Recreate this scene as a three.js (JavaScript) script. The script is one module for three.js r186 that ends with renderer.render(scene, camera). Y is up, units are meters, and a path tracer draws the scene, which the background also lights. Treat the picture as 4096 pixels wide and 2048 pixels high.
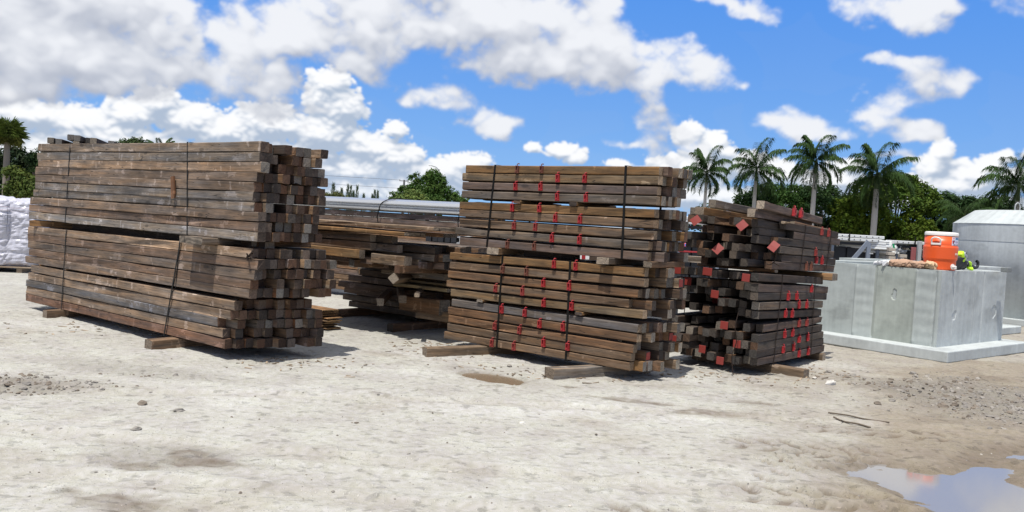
import * as THREE from 'three';
import { mergeGeometries } from 'three/addons/utils/BufferGeometryUtils.js';
import { RoundedBoxGeometry } from 'three/addons/geometries/RoundedBoxGeometry.js';

// ---------------------------------------------------------------- camera, sky, sun, exposure
const scene = new THREE.Scene();
const rad = (d) => (d * Math.PI) / 180;
const camera = new THREE.PerspectiveCamera(33.36, 2, 0.1, 3000);
camera.position.set(0, 1.6, 0);
camera.rotation.order = 'YXZ';
camera.rotation.set(rad(-2.4), 0, rad(3.3));
scene.add(camera);
const renderer = new THREE.WebGLRenderer({ antialias: true });
renderer.setSize(1024, 512);
renderer.toneMapping = THREE.LinearToneMapping;
renderer.toneMappingExposure = 1.0;
renderer.shadowMap.enabled = true;

const SUN_EL = 70, SUN_AZ = 24;                       // behind the camera, a little to its left
const sunDir = new THREE.Vector3(-Math.sin(rad(SUN_AZ)) * Math.cos(rad(SUN_EL)), Math.sin(rad(SUN_EL)), Math.cos(rad(SUN_AZ)) * Math.cos(rad(SUN_EL)));
const sun = new THREE.DirectionalLight(0xfffaf2, 5);
sun.name = 'sun';
sun.position.copy(sunDir).multiplyScalar(60);
sun.castShadow = true;
sun.shadow.mapSize.set(4096, 4096);
Object.assign(sun.shadow.camera, { left: -40, right: 40, top: 40, bottom: -40, near: 1, far: 200 });
sun.shadow.radius = 1;
scene.add(sun);

// ---------------------------------------------------------------- random numbers and noise
function rng(seed) {
  let s = (seed * 2654435761) >>> 0;
  return () => { s = (s + 0x6d2b79f5) >>> 0; let t = Math.imul(s ^ (s >>> 15), 1 | s); t = (t + Math.imul(t ^ (t >>> 7), 61 | t)) ^ t; return ((t ^ (t >>> 14)) >>> 0) / 4294967296; };
}
const PERM = new Uint8Array(512);
{ const r = rng(77), a = [...Array(256).keys()]; for (let i = 255; i > 0; i--) { const j = Math.floor(r() * (i + 1)); [a[i], a[j]] = [a[j], a[i]]; } for (let i = 0; i < 512; i++) PERM[i] = a[i & 255]; }
const sstep = (a, b, x) => { const t = Math.min(1, Math.max(0, (x - a) / (b - a))); return t * t * (3 - 2 * t); };
const mix = (a, b, t) => a + (b - a) * t;
const clamp = (x, a = 0, b = 1) => Math.min(b, Math.max(a, x));
const grad = (h, x, y, z) => { switch (h & 15) { case 0: return x + y; case 1: return -x + y; case 2: return x - y; case 3: return -x - y; case 4: return x + z; case 5: return -x + z; case 6: return x - z; case 7: return -x - z; case 8: return y + z; case 9: return -y + z; case 10: return y - z; case 11: return -y - z; case 12: return y + x; case 13: return -y + z; case 14: return y - x; default: return -y - z; } };
function noise3(x, y, z) {
  const X = Math.floor(x), Y = Math.floor(y), Z = Math.floor(z); x -= X; y -= Y; z -= Z;
  const u = x * x * x * (x * (x * 6 - 15) + 10), v = y * y * y * (y * (y * 6 - 15) + 10), w = z * z * z * (z * (z * 6 - 15) + 10), xi = X & 255, yi = Y & 255, zi = Z & 255;
  const A = PERM[xi] + yi, AA = PERM[A] + zi, AB = PERM[A + 1] + zi, B = PERM[xi + 1] + yi, BA = PERM[B] + zi, BB = PERM[B + 1] + zi;
  return mix(mix(mix(grad(PERM[AA], x, y, z), grad(PERM[BA], x - 1, y, z), u), mix(grad(PERM[AB], x, y - 1, z), grad(PERM[BB], x - 1, y - 1, z), u), v),
    mix(mix(grad(PERM[AA + 1], x, y, z - 1), grad(PERM[BA + 1], x - 1, y, z - 1), u), mix(grad(PERM[AB + 1], x, y - 1, z - 1), grad(PERM[BB + 1], x - 1, y - 1, z - 1), u), v), w);
}
// tileable 2-D gradient noise: whole numbers of cells px, py per tile
function tnoise(x, y, px, py, s = 0) {
  let X = Math.floor(x), Y = Math.floor(y); x -= X; y -= Y;
  const u = x * x * x * (x * (x * 6 - 15) + 10), v = y * y * y * (y * (y * 6 - 15) + 10);
  const x0 = ((X % px) + px) % px, x1 = (x0 + 1) % px, y0 = ((Y % py) + py) % py, y1 = (y0 + 1) % py;
  const h = (a, b) => PERM[(PERM[(PERM[a & 255] + b) & 255] + (a >> 8) * 31 + s) & 255];
  const g = (k, a, b) => { const t = k * 0.0245436926; return Math.cos(t) * a + Math.sin(t) * b; };
  return 1.4 * mix(mix(g(h(x0, y0), x, y), g(h(x1, y0), x - 1, y), u), mix(g(h(x0, y1), x, y - 1), g(h(x1, y1), x - 1, y - 1), u), v);
}
const tfbm = (x, y, px, py, oct, s = 0) => { let a = 0.5, t = 0; for (let i = 0; i < oct; i++) { t += a * tnoise(x, y, px, py, s + i * 17); x *= 2; y *= 2; px *= 2; py *= 2; a *= 0.5; } return t; };
const fbm2 = (x, y, oct, s = 0) => { let a = 0.5, t = 0; for (let i = 0; i < oct; i++) { t += a * noise3(x, y, s + i * 3.7); x *= 2.03; y *= 2.03; a *= 0.5; } return t; };

// ---------------------------------------------------------------- sky: clear air and fair-weather cumulus (azimuth from -z, elevation, half sizes, all in degrees)
const NEAR = [[-30.1,9.8,4.5,2.9],[-27.3,9.1,4.5,2.9],[-24.5,9.9,2.7,2.7],[-23.3,10.8,1.3,1.6],[-25.1,7.3,3.5,1.6],[-28.8,6.8,5.1,1.7],[-30.4,5.8,3.2,1.3],[-22.5,8.8,1.3,1.6],[-21.7,9.4,0.7,1.1],[-22.2,7.4,1.6,1.3],[-27.4,12.6,8.0,2.7],[-19.3,9.9,2.0,1.3],[-18.4,11.2,1.3,1.6],[-20.2,10.1,0.8,0.5],[-15.9,11.0,3.7,2.4],[-12.0,11.7,6.7,2.5],[-6.4,12.6,7.5,2.8],[-0.5,12.0,6.1,2.9],[2.2,10.4,5.1,2.1],[0.2,13.8,4.3,1.6],[5.2,13.1,2.0,2.4],[4.0,10.8,2.9,2.4],[4.9,9.5,5.3,1.6],[9.5,10.4,3.2,2.0],[11.9,10.0,2.3,1.7],[8.4,11.7,0.8,0.8],[-7.0,15.3,13.3,2.4],[-13.9,10.0,4.3,1.1],[-16.3,8.3,2.4,1.9],[-19.2,7.7,2.4,1.6],[-15.7,6.3,3.5,1.6],[-17.3,9.1,1.6,1.6],[-9.0,8.7,3.2,1.0],[-10.8,9.3,1.6,0.7],[-4.3,8.1,2.0,1.0],[-2.9,6.5,3.1,1.5],[-1.1,6.0,1.6,1.0],[-6.1,7.4,1.9,0.9],[23.5,13.4,3.1,1.5],[22.2,14.0,2.1,1.1],[25.0,13.9,1.6,1.6],[25.9,13.6,1.1,0.8],[13.0,14.5,3.5,0.7],[15.1,13.7,1.6,0.8],[25.1,10.0,1.7,1.1],[26.2,9.4,1.3,1.1],[23.9,8.5,2.9,0.8],[22.3,7.8,1.6,0.5],[22.8,10.6,2.1,0.6],[23.8,6.7,3.2,0.7],[25.7,7.1,1.6,0.8],[21.2,7.3,1.9,0.5],[17.1,7.5,1.7,1.1],[18.0,6.5,2.0,0.8],[19.7,6.2,1.6,0.5],[23.2,5.4,2.1,0.5],[8.7,7.5,1.2,1.2],[10.1,6.1,1.9,1.6],[7.5,5.3,2.5,0.6],[11.4,5.3,2.1,0.9],[10.0,7.4,0.8,0.7]];
const FAR = [[-30.0,4.4,2.9,1.2],[-27.1,4.3,2.9,1.2],[-23.0,5.9,1.6,1.1],[-24.3,5.0,2.1,1.2],[-21.2,4.8,2.4,1.6],[-25.4,3.5,4.5,1.3],[-19.0,4.5,2.9,1.5],[-15.9,5.1,2.9,1.6],[-12.6,8.2,1.7,1.2],[-13.3,7.1,1.3,1.2],[-12.0,6.7,2.0,1.9],[-12.9,4.8,3.2,2.1],[-9.8,4.2,2.7,1.2],[-15.1,3.1,5.3,1.5],[-29.1,2.2,5.9,1.9],[-22.2,2.5,5.9,1.6],[-8.0,3.6,2.4,1.1],[-10.5,2.6,3.5,1.1],[-5.8,2.9,3.2,1.1],[-3.2,3.6,1.9,0.9],[-2.4,2.6,3.2,1.1],[-10.6,4.7,1.1,0.8],[-8.3,5.4,0.9,0.7],[-10.4,1.3,3.2,1.3],[-6.3,1.6,3.7,1.1],[-30.7,0.2,3.7,1.9],[1.0,4.9,0.7,0.5],[3.1,4.7,1.5,0.7],[3.9,4.4,1.1,0.7],[6.6,4.1,1.2,0.4],[11.1,6.2,1.3,1.0],[12.7,5.6,1.5,1.1],[13.7,5.1,0.8,0.7],[12.0,3.9,3.7,1.3],[15.5,4.1,1.9,1.2],[17.0,3.9,2.4,1.1],[15.0,4.8,1.1,0.7],[20.3,3.5,2.4,1.3],[21.2,4.5,1.2,0.7],[8.9,3.5,2.9,0.6],[25.7,4.5,1.3,1.2],[26.2,5.5,0.7,0.8],[27.6,4.2,1.9,1.0],[28.8,4.6,1.2,1.0],[29.4,5.2,0.7,0.6],[26.8,3.5,3.7,1.2],[29.7,3.9,1.6,1.1],[11.9,2.1,6.4,1.2],[19.3,2.2,5.3,1.2],[26.0,2.5,6.7,0.9],[5.3,2.5,2.4,0.5]];
{
  const r = rng(5);
  // unseen rest of the sky: same kind of clusters, thinned to weaken the fill light
  for (let i = 0; i < 105; i++) {
    const el = 5 + Math.pow(r(), 1.25) * 62, span = 4 + el * 0.22, az = 34 + r() * 292, n = 4 + Math.floor(r() * 6);
    for (let k = 0; k < n; k++) { const s = span * (0.35 + 0.5 * r()); NEAR.push([az + (r() - 0.5) * span * 2.2 / Math.cos(rad(el)), Math.max(2, el + (r() - 0.5) * span * 0.6), s / Math.cos(rad(el)), s * (el > 30 ? 0.75 : 0.5)]); }
  }
  for (let i = 0; i < 34; i++) {                        // above the frame, over the yard
    const el = 19 + r() * 50, span = 3 + el * 0.16, az = -34 + r() * 68;
    for (let k = 0; k < 5; k++) { const s = span * (0.3 + 0.5 * r()); NEAR.push([az + (r() - 0.5) * span * 2.2 / Math.cos(rad(el)), Math.max(17.5, el + (r() - 0.5) * span * 0.6), s / Math.cos(rad(el)), Math.min(s * 0.6, 6)]); }
  }
  for (let i = 0; i < 330; i++) { const s = 1 + r() * 2.6; FAR.push([34 + r() * 292, 0.5 + r() * r() * 6, s * 1.4, s * 0.7]); }
}
function skyTexture() {
  const W = 4096, H = 2048, R0 = 1010, N = H - R0, data = new Float32Array(W * H * 4), D = W / 360;
  const layers = [FAR, NEAR].map((list, li) => {
    const q = new Float32Array(W * N).fill(li ? 0 : -0.7), T = new Float32Array(W * N), S = new Float32Array(W * N).fill(-0.3);
    for (const [az, el, a, b] of list) {
      const reach = li ? 2.1 : 1.7, y0 = Math.max(0, Math.floor((el + 90 - b * reach) / 180 * H) - R0), y1 = Math.min(N - 1, Math.ceil((el + 90 + b * reach) / 180 * H) - R0), x0 = Math.floor((az + 90 - a * reach) * D), x1 = Math.ceil((az + 90 + a * reach) * D);
      for (let y = y0; y <= y1; y++) {
        const dy = (((y + R0 + 0.5) / H) * 180 - 90 - el) / b, flat = dy < 0 ? dy * 1.35 : dy;     // flatter below
        for (let x = x0; x <= Math.min(x1, x0 + W - 1); x++) {
          const dx = ((x + 0.5) / D - 90 - az) / a, dd = dx * dx + flat * flat, i = y * W + (((x % W) + W) % W);
          if (li) q[i] += Math.exp(-1.35 * dd); else { const v = 1 - Math.sqrt(dd); if (v > q[i]) q[i] = v; }
        }
      }
    }
    const f0 = li ? 26 : 46, amp = li ? 0.62 : 0.8;
    for (let y = 0; y < N; y++) {
      const e = rad(((y + R0 + 0.5) / H) * 180 - 90), ce = Math.cos(e), se = Math.sin(e);
      for (let x = 0; x < W; x++) {
        const i = y * W + x;
        if (li ? q[i] < 0.04 : q[i] < -0.55) continue;
        const az = rad((x + 0.5) / D - 90), X = Math.sin(az) * ce, Y = se * 1.25, Z = -Math.cos(az) * ce;
        let n = 0, a = 0.5, f = f0, n3 = 0, Q = q[i];
        if (li) { const wx = noise3(X * 17, Y * 17, Z * 17 + 9) * 20 + noise3(X * 50, Y * 50, Z * 50) * 8, wy = noise3(X * 17 + 5, Y * 17, Z * 17) * 10 + noise3(X * 50, Y * 50 + 7, Z * 50) * 5, yq = Math.min(N - 1, Math.max(0, Math.round(y + wy))); Q = 0.95 * (1 - Math.exp(-1.1 * q[yq * W + (((Math.round(x + wx)) % W) + W) % W])) - 0.41; }
        for (let o = 0; o < (y > 420 ? 3 : 6); o++) { const v = noise3(X * f + 11, Y * f + 5 + li * 40, Z * f - 7); n += a * (o < 1 ? v * 0.9 : li ? 0.75 * v + 1.0 * Math.abs(v) - 0.2 : 1.9 * Math.abs(v) - 0.38); a *= 0.54; f *= 2.1; if (o === 1) n3 = n; }
        T[i] = Q + amp * n; S[i] = Q + amp * n3;
      }
    }
    return [T, S];
  });
  const rowsPerDeg = H / 180, look = (T, x, y) => (y >= N ? -0.15 : Math.max(-0.15, Math.min(1.1, T[y * W + (((x % W) + W) % W)])));
  for (let y = 0; y < H; y++) {
    const el = ((y + 0.5) / H) * 180 - 90, e = Math.max(0, el), t = 1 - Math.exp(-e / 11);
    for (let x = 0; x < W; x++) {
      const o = (y * W + x) * 4;
      let r = mix(0.33, 0.024, t), g = mix(0.59, 0.222, t), b = mix(0.92, 0.82, t);
      if (e > 16) { const k = sstep(16, 70, e); r = mix(r, 0.03, k); g = mix(g, 0.14, k); b = mix(b, 0.5, k); }  // overhead blue darkened out of view to deepen the shadows
      if (y >= R0) {
        const yy = y - R0;
        for (let li = 0; li < 2; li++) {
          const [T, S] = layers[li], d = T[yy * W + x], ds = Math.min(S[yy * W + x], 1.1);
          if (d <= (li ? -0.04 : 0)) continue;
          const reach = li ? 1 + e * 0.02 : 0.55, c0 = Math.min(d, 1.1);
          let k = li ? 0.46 : 0.35;                       // sunlit shoulders and shaded undersides, at four sizes of bulge
          for (const [s, w, fine] of li ? [[0.25, 0.36, 1], [0.8, 0.5, 0], [1.7, 0.6, 0], [3.4, 0.62, 0]] : [[0.16, 0.85, 1], [0.45, 0.8, 0], [1.2, 0.6, 0], [2.4, 0.4, 0]]) k += w * ((fine ? c0 : ds) - look(fine ? T : S, x - Math.round(s * reach * 4), yy + Math.round(s * reach * rowsPerDeg)));
          k = clamp(k); k = k * k * (3 - 2 * k) * 0.5 + k * 0.5;
          const alpha = li ? sstep(-0.04, 0.36, d) : sstep(0, 0.16, d);
          const low = li ? [0.47, 0.505, 0.59] : [0.44, 0.53, 0.67], high = li ? [0.90, 0.915, 0.95] : [1.0, 1.01, 1.03];
          const A = alpha * (li ? 0.97 : mix(0.88, 1, sstep(0, 4, e)));
          r = mix(r, mix(low[0], high[0], k), A); g = mix(g, mix(low[1], high[1], k), A); b = mix(b, mix(low[2], high[2], k), A);
        }
      }
      data[o] = r; data[o + 1] = g; data[o + 2] = b; data[o + 3] = 1;
    }
  }
  const tex = new THREE.DataTexture(data, W, H, THREE.RGBAFormat, THREE.FloatType);
  tex.mapping = THREE.EquirectangularReflectionMapping; tex.magFilter = THREE.LinearFilter; tex.minFilter = THREE.LinearFilter; tex.wrapS = THREE.RepeatWrapping; tex.needsUpdate = true;
  return tex;
}
const sky = skyTexture();
scene.background = sky;
scene.environment = sky;

// ---------------------------------------------------------------- textures
function texture(w, h, fn, color = true) {              // fn(x, y) in 0..1 returns [r, g, b] (sRGB 0..1) or one grey
  const d = new Uint8Array(w * h * 4);
  for (let y = 0; y < h; y++) for (let x = 0; x < w; x++) {
    const v = fn((x + 0.5) / w, (y + 0.5) / h), o = (y * w + x) * 4;
    for (let c = 0; c < 3; c++) d[o + c] = 255 * clamp(Array.isArray(v) ? v[c] : v);
    d[o + 3] = 255;
  }
  const t = new THREE.DataTexture(d, w, h, THREE.RGBAFormat, THREE.UnsignedByteType);
  t.wrapS = t.wrapT = THREE.RepeatWrapping; t.magFilter = THREE.LinearFilter; t.minFilter = THREE.LinearMipmapLinearFilter; t.generateMipmaps = true;
  if (color) t.colorSpace = THREE.SRGBColorSpace;
  t.needsUpdate = true;
  return t;
}
// weathered timber: 5 m along the grain by 1.6 m across; stain = how much of it carries pale crust
function woodFields(W, H, seed, stain) {
  const c = new Float32Array(W * H * 3), b = new Float32Array(W * H), r = rng(seed);
  const knots = [...Array(26)].map(() => [r(), r(), 0.004 + 0.007 * r(), 0.25 + 0.5 * r()]);
  const crust = [...Array(Math.round(175 * stain))].map(() => [r(), r(), 0.002 + 0.034 * r() * r() * r(), 0.010 + 0.03 * r(), 0.25 + 0.75 * r()]);
  for (let y = 0; y < H; y++) for (let x = 0; x < W; x++) {
    const u = (x + 0.5) / W, v = (y + 0.5) / H, i = y * W + x;
    let vv = v;
    let kn = 0;
    for (const [ku, kv, kr, ks] of knots) {
      let du = Math.abs(u - ku); du = Math.min(du, 1 - du); let dv = v - kv; dv -= Math.round(dv);
      if (du > 0.02 || Math.abs(dv) > 0.045) continue;
      const dd = Math.hypot(du * 5 / 2.4, dv * 1.6) / (kr * 2.6);
      if (dd < 3) { vv += Math.sign(dv) * 0.006 * Math.exp(-dd * dd * 0.7); kn = Math.max(kn, ks * (1 - sstep(0.55, 1.15, dd))); }
    }
    vv += 0.004 * tnoise(u * 9, v * 6, 9, 6, 3);
    const g1 = tfbm(u * 14, vv * 90, 14, 90, 3, seed), g2 = tfbm(u * 40, vv * 260, 40, 260, 2, seed + 9), band = tfbm(u * 5, v * 16, 5, 16, 3, seed + 4), blot = tfbm(u * 22, v * 18, 22, 18, 4, seed + 21);
    const crack = 1 - sstep(0.0, 0.045, Math.abs(tnoise(u * 8, vv * 70, 8, 70, seed + 31)) + 0.05 * sstep(-0.15, 0.25, tnoise(u * 11, v * 20, 11, 20, seed + 5)));
    let m = 0.77 + 0.20 * g1 + 0.16 * g2 + 0.24 * band + 0.20 * blot;
    m *= 1 - 0.55 * crack; m *= 1 - 0.45 * kn;
    let pale = 0;
    for (const [ku, kv, ka, kb, ks] of crust) {
      let du = u - ku, dv = v - kv; du -= Math.round(du); dv -= Math.round(dv);
      if (Math.abs(du) > ka * 2 || Math.abs(dv) > kb * 2) continue;
      const dd = Math.max(Math.abs(du) / ka, Math.abs(dv) / kb) + 1.5 * tfbm(u * 120, v * 60, 120, 60, 2, 8);
      pale = Math.max(pale, ks * (1 - sstep(0.75, 1.05, dd)));
    }
    pale *= 0.6 + 0.5 * g2 + 0.4 * blot;
    const warm = clamp(0.5 + 1.3 * tfbm(u * 7, v * 30, 7, 30, 3, seed + 50));      // greyer and browner stretches
    const R = m * mix(0.90, 1.03, warm), G = m * mix(0.93, 0.965, warm), B = m * mix(0.98, 0.88, warm);
    c[i * 3] = mix(R, 1.22, pale * 0.9); c[i * 3 + 1] = mix(G, 1.27, pale * 0.9); c[i * 3 + 2] = mix(B, 1.38, pale * 0.9);
    b[i] = clamp(0.62 + 0.25 * g1 + 0.2 * g2 - 0.5 * crack - 0.1 * kn + 0.12 * pale);
  }
  return { color: texture(W, H, (u, v) => { const i = (Math.floor(v * H) * W + Math.floor(u * W)) * 3; return [c[i] * 0.86, c[i + 1] * 0.86, c[i + 2] * 0.86]; }), bump: texture(W, H, (u, v) => b[Math.floor(v * H) * W + Math.floor(u * W)], false) };
}
const woodA = woodFields(2048, 1024, 3, 1), woodB = woodFields(2048, 1024, 8, 0.22);
const endTex = texture(512, 512, (u, v) => {            // 4 x 4 sawn ends
  const cx = Math.floor(u * 4), cy = Math.floor(v * 4), k = cx + cy * 4, x = u * 4 - cx - 0.5, y = v * 4 - cy - 0.5, ox = ((k * 37) % 11) / 11 - 0.5, oy = ((k * 53) % 13) / 13 - 1.1;
  const d = Math.hypot(x - ox, y - oy), an = Math.atan2(y - oy, x - ox);
  let m = 0.72 + 0.10 * Math.sin(d * 70 + 3 * tnoise(u * 16, v * 16, 16, 16, k)) + 0.22 * tfbm(u * 24, v * 24, 24, 24, 4, 7) + 0.12 * Math.sin(k * 2.4);
  m -= 0.45 * (1 - sstep(0.0, 0.05, Math.abs(Math.sin(an * 3 + k)) * d)) * sstep(0.05, 0.3, d);
  return [m, m * 0.985, m * 0.96];
});
const std = (o) => new THREE.MeshStandardMaterial(o);
const phys = (o) => new THREE.MeshPhysicalMaterial(o);
const M = {
  woodA: std({ map: woodA.color, bumpMap: woodA.bump, bumpScale: 0.0035, roughness: 0.88, vertexColors: true }),
  woodB: std({ map: woodB.color, bumpMap: woodB.bump, bumpScale: 0.0035, roughness: 0.85, vertexColors: true }),
  end: std({ map: endTex, roughness: 0.92, vertexColors: true }),
  strap: std({ color: 0x15130f, roughness: 0.55, metalness: 0.5 }),
  strapRust: std({ color: 0x2a1d14, roughness: 0.7, metalness: 0.4 }),
  red: std({ color: new THREE.Color(0.34, 0.022, 0.026), roughness: 0.42 }),
  redFaded: std({ color: new THREE.Color(0.26, 0.035, 0.03), roughness: 0.6 }),
  redWorn: std({ color: new THREE.Color(0.15, 0.05, 0.03), roughness: 0.8 }),
  redPlate: std({ color: new THREE.Color(0.25, 0.034, 0.026), roughness: 0.5, side: THREE.DoubleSide }),
  galv: std({ color: new THREE.Color(0.62, 0.63, 0.64), roughness: 0.32, metalness: 0.85 }),
  galvDull: std({ color: new THREE.Color(0.46, 0.47, 0.47), roughness: 0.6, metalness: 0.35 }),
  darkSteel: std({ color: new THREE.Color(0.035, 0.037, 0.042), roughness: 0.6, metalness: 0.2 }),
  blueSteel: std({ color: new THREE.Color(0.22, 0.25, 0.30), roughness: 0.55, metalness: 0.3 }),
};

// ---------------------------------------------------------------- naming and grouping helpers
const used = new Map();
function numbered(n) { const k = used.get(n) ?? 0; used.set(n, k + 1); return k ? n + '_' + String(k).padStart(3, '0') : n; }
function tag(o, label, category, group, kind) { if (label) o.userData.label = label; if (category) o.userData.category = category; if (group) o.userData.group = group; if (kind) o.userData.kind = kind; return o; }
function thing(name, label, category, [x, y, z] = [0, 0, 0], turn = 0, group) {
  const o = new THREE.Group(); o.name = numbered(name); o.position.set(x, y, z); o.rotation.y = turn; scene.add(o);
  return tag(o, label, category, group);
}
function part(parent, name, geometry, material, kind) {
  const m = new THREE.Mesh(geometry, material); m.name = name; m.castShadow = m.receiveShadow = true; parent.add(m);
  if (kind) m.userData.kind = kind;
  return m;
}
function solo(name, label, category, geometry, material, [x, y, z] = [0, 0, 0], turn = 0, group) {
  const m = part(scene, numbered(name), geometry, material); m.position.set(x, y, z); m.rotation.y = turn;
  return tag(m, label, category, group);
}
const box = (w, h, d, x = 0, y = 0, z = 0) => new THREE.BoxGeometry(w, h, d).translate(x, y, z);
const rbox = (w, h, d, r = 0.01, x = 0, y = 0, z = 0) => new RoundedBoxGeometry(w, h, d, 2, r).translate(x, y, z);
function roundSoft(w, h, d, rr, n) {                     // evenly divided box with rounded edges
  const g = new THREE.BoxGeometry(w, h, d, Math.max(2, Math.round(n * Math.min(3, w / h))), n, Math.max(2, Math.round(n * Math.min(3, d / h)))), p = g.attributes.position, v = new THREE.Vector3(), c = new THREE.Vector3();
  for (let i = 0; i < p.count; i++) { v.fromBufferAttribute(p, i); c.set(clamp(v.x, -w / 2 + rr, w / 2 - rr), clamp(v.y, -h / 2 + rr, h / 2 - rr), clamp(v.z, -d / 2 + rr, d / 2 - rr)); v.sub(c); if (v.lengthSq() > 1e-12) v.setLength(rr); v.add(c); p.setXYZ(i, v.x, v.y, v.z); }
  g.computeVertexNormals(); return g;
}
const cyl = (r0, r1, h, n = 20, x = 0, y = 0, z = 0) => new THREE.CylinderGeometry(r0, r1, h, n).translate(x, y, z);
const merge = (list) => mergeGeometries(list.map((g) => { const n = g.index ? g.toNonIndexed() : g; for (const k of Object.keys(n.attributes)) if (!['position', 'normal', 'uv'].includes(k)) n.deleteAttribute(k); n.clearGroups(); return n; }));
const tube = (pts, r, seg = 24, n = 6) => new THREE.TubeGeometry(new THREE.CatmullRomCurve3(pts.map((p) => new THREE.Vector3(...p))), seg, r, n);
const bar = (a, b, w, d) => {                           // a square bar between two points
  const A = new THREE.Vector3(...a), B = new THREE.Vector3(...b), L = A.distanceTo(B);
  return new THREE.BoxGeometry(w, L, d).applyMatrix4(new THREE.Matrix4().compose(A.clone().add(B).multiplyScalar(0.5), new THREE.Quaternion().setFromUnitVectors(new THREE.Vector3(0, 1, 0), B.clone().sub(A).normalize()), new THREE.Vector3(1, 1, 1)));
};

// ---------------------------------------------------------------- ground
const PUDDLE = [[2.35, -5.95], [2.81, -6.12], [3.0, -6.02], [3.25, -6.06], [3.5, -6.32], [3.72, -6.38], [3.86, -6.28], [3.70, -6.1], [3.56, -5.9], [3.66, -5.76], [4.3, -5.6], [5.6, -5.3], [6.0, -4.4], [4.6, -3.9], [3.3, -4.2], [2.72, -4.9], [2.62, -5.25], [2.55, -5.5]];
const PUDDLE2 = [[3.62, -6.5], [3.9, -6.68], [4.3, -6.85], [5.2, -6.9], [5.4, -6.6], [4.6, -6.45], [4.05, -6.52]];
function polySd(p, x, z) {                              // signed distance, negative inside
  let d = 1e9, s = 1;
  for (let i = 0, j = p.length - 1; i < p.length; j = i++) {
    const ex = p[j][0] - p[i][0], ez = p[j][1] - p[i][1], wx = x - p[i][0], wz = z - p[i][1], t = clamp((wx * ex + wz * ez) / (ex * ex + ez * ez));
    d = Math.min(d, Math.hypot(wx - ex * t, wz - ez * t));
    if ((p[i][1] > z) !== (p[j][1] > z) && x < (ex * (z - p[i][1])) / ez + p[i][0]) s = -s;
  }
  return s * d;
}
const ell = (x, z, cx, cz, a, b, turn = 0) => { const c = Math.cos(turn), s = Math.sin(turn), dx = x - cx, dz = z - cz; return Math.hypot((dx * c + dz * s) / a, (-dx * s + dz * c) / b); };
const clodMask = (x, z) => {
  const w = 0.5 * fbm2(x * 0.9, z * 0.9, 3, 4);
  const right = 1 - sstep(0.5, 1.15, ell(x, z, 5.7, -8.7, 2.3, 1.6, 0.35) + w * 1.3), left = 1 - sstep(0.4, 1.05, ell(x, z, -4.5, -6.9, 1.3, 0.55, -0.35) + w), mid = 1 - sstep(0.3, 1.0, ell(x, z, -2.0, -5.3, 0.8, 0.45, 0) + w), mid2 = 1 - sstep(0.3, 1.0, ell(x, z, -3.3, -7.9, 1.4, 0.4, 0.25) + w);
  return Math.max(right, left * 0.9, mid * 0.6, mid2 * 0.45);
};
const TRACKS = [[2.35, -6.35, -0.18, 1], [2.05, -5.15, -0.1, 1], [3.2, -7.1, -0.12, 1], [1.2, -4.6, -0.15, 1]];
const CLEATS = [[2.15,-6.19],[2.31,-6.31],[2.63,-6.27],[2.47,-6.12],[2.02,-6.02],[1.87,-5.92],[2.18,-5.88],[2.28,-5.87],[2.03,-5.78],[1.88,-5.66],[1.73,-5.53],[2.68,-6.16],[1.58,-5.34]], PRINTS = [[2.37,-5.83],[2.27,-5.44],[2.15,-5.29],[2.22,-5.23],[2.03,-5.27],[1.91,-5.10],[1.99,-5.03],[2.07,-5.07],[2.37,-5.30],[2.40,-5.20],[2.24,-5.10],[2.40,-5.07],[1.95,-5.26],[2.31,-5.37]];
const WET = [[1.2, -7.85, 0.42, 0.1, 0.2], [1.78, -7.53, 0.42, 0.12, 0.0], [2.38, -8.08, 0.22, 0.1, 0.15], [-1.85, -5.22, 0.35, 0.12, 0.1], [-2.2, -5.06, 0.2, 0.1, 0], [-1.98, -4.42, 0.42, 0.12, 0.2], [-2.0, -5.38, 0.14, 0.08, 0], [0.65, -8.35, 0.1, 0.05, 0]];
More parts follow.
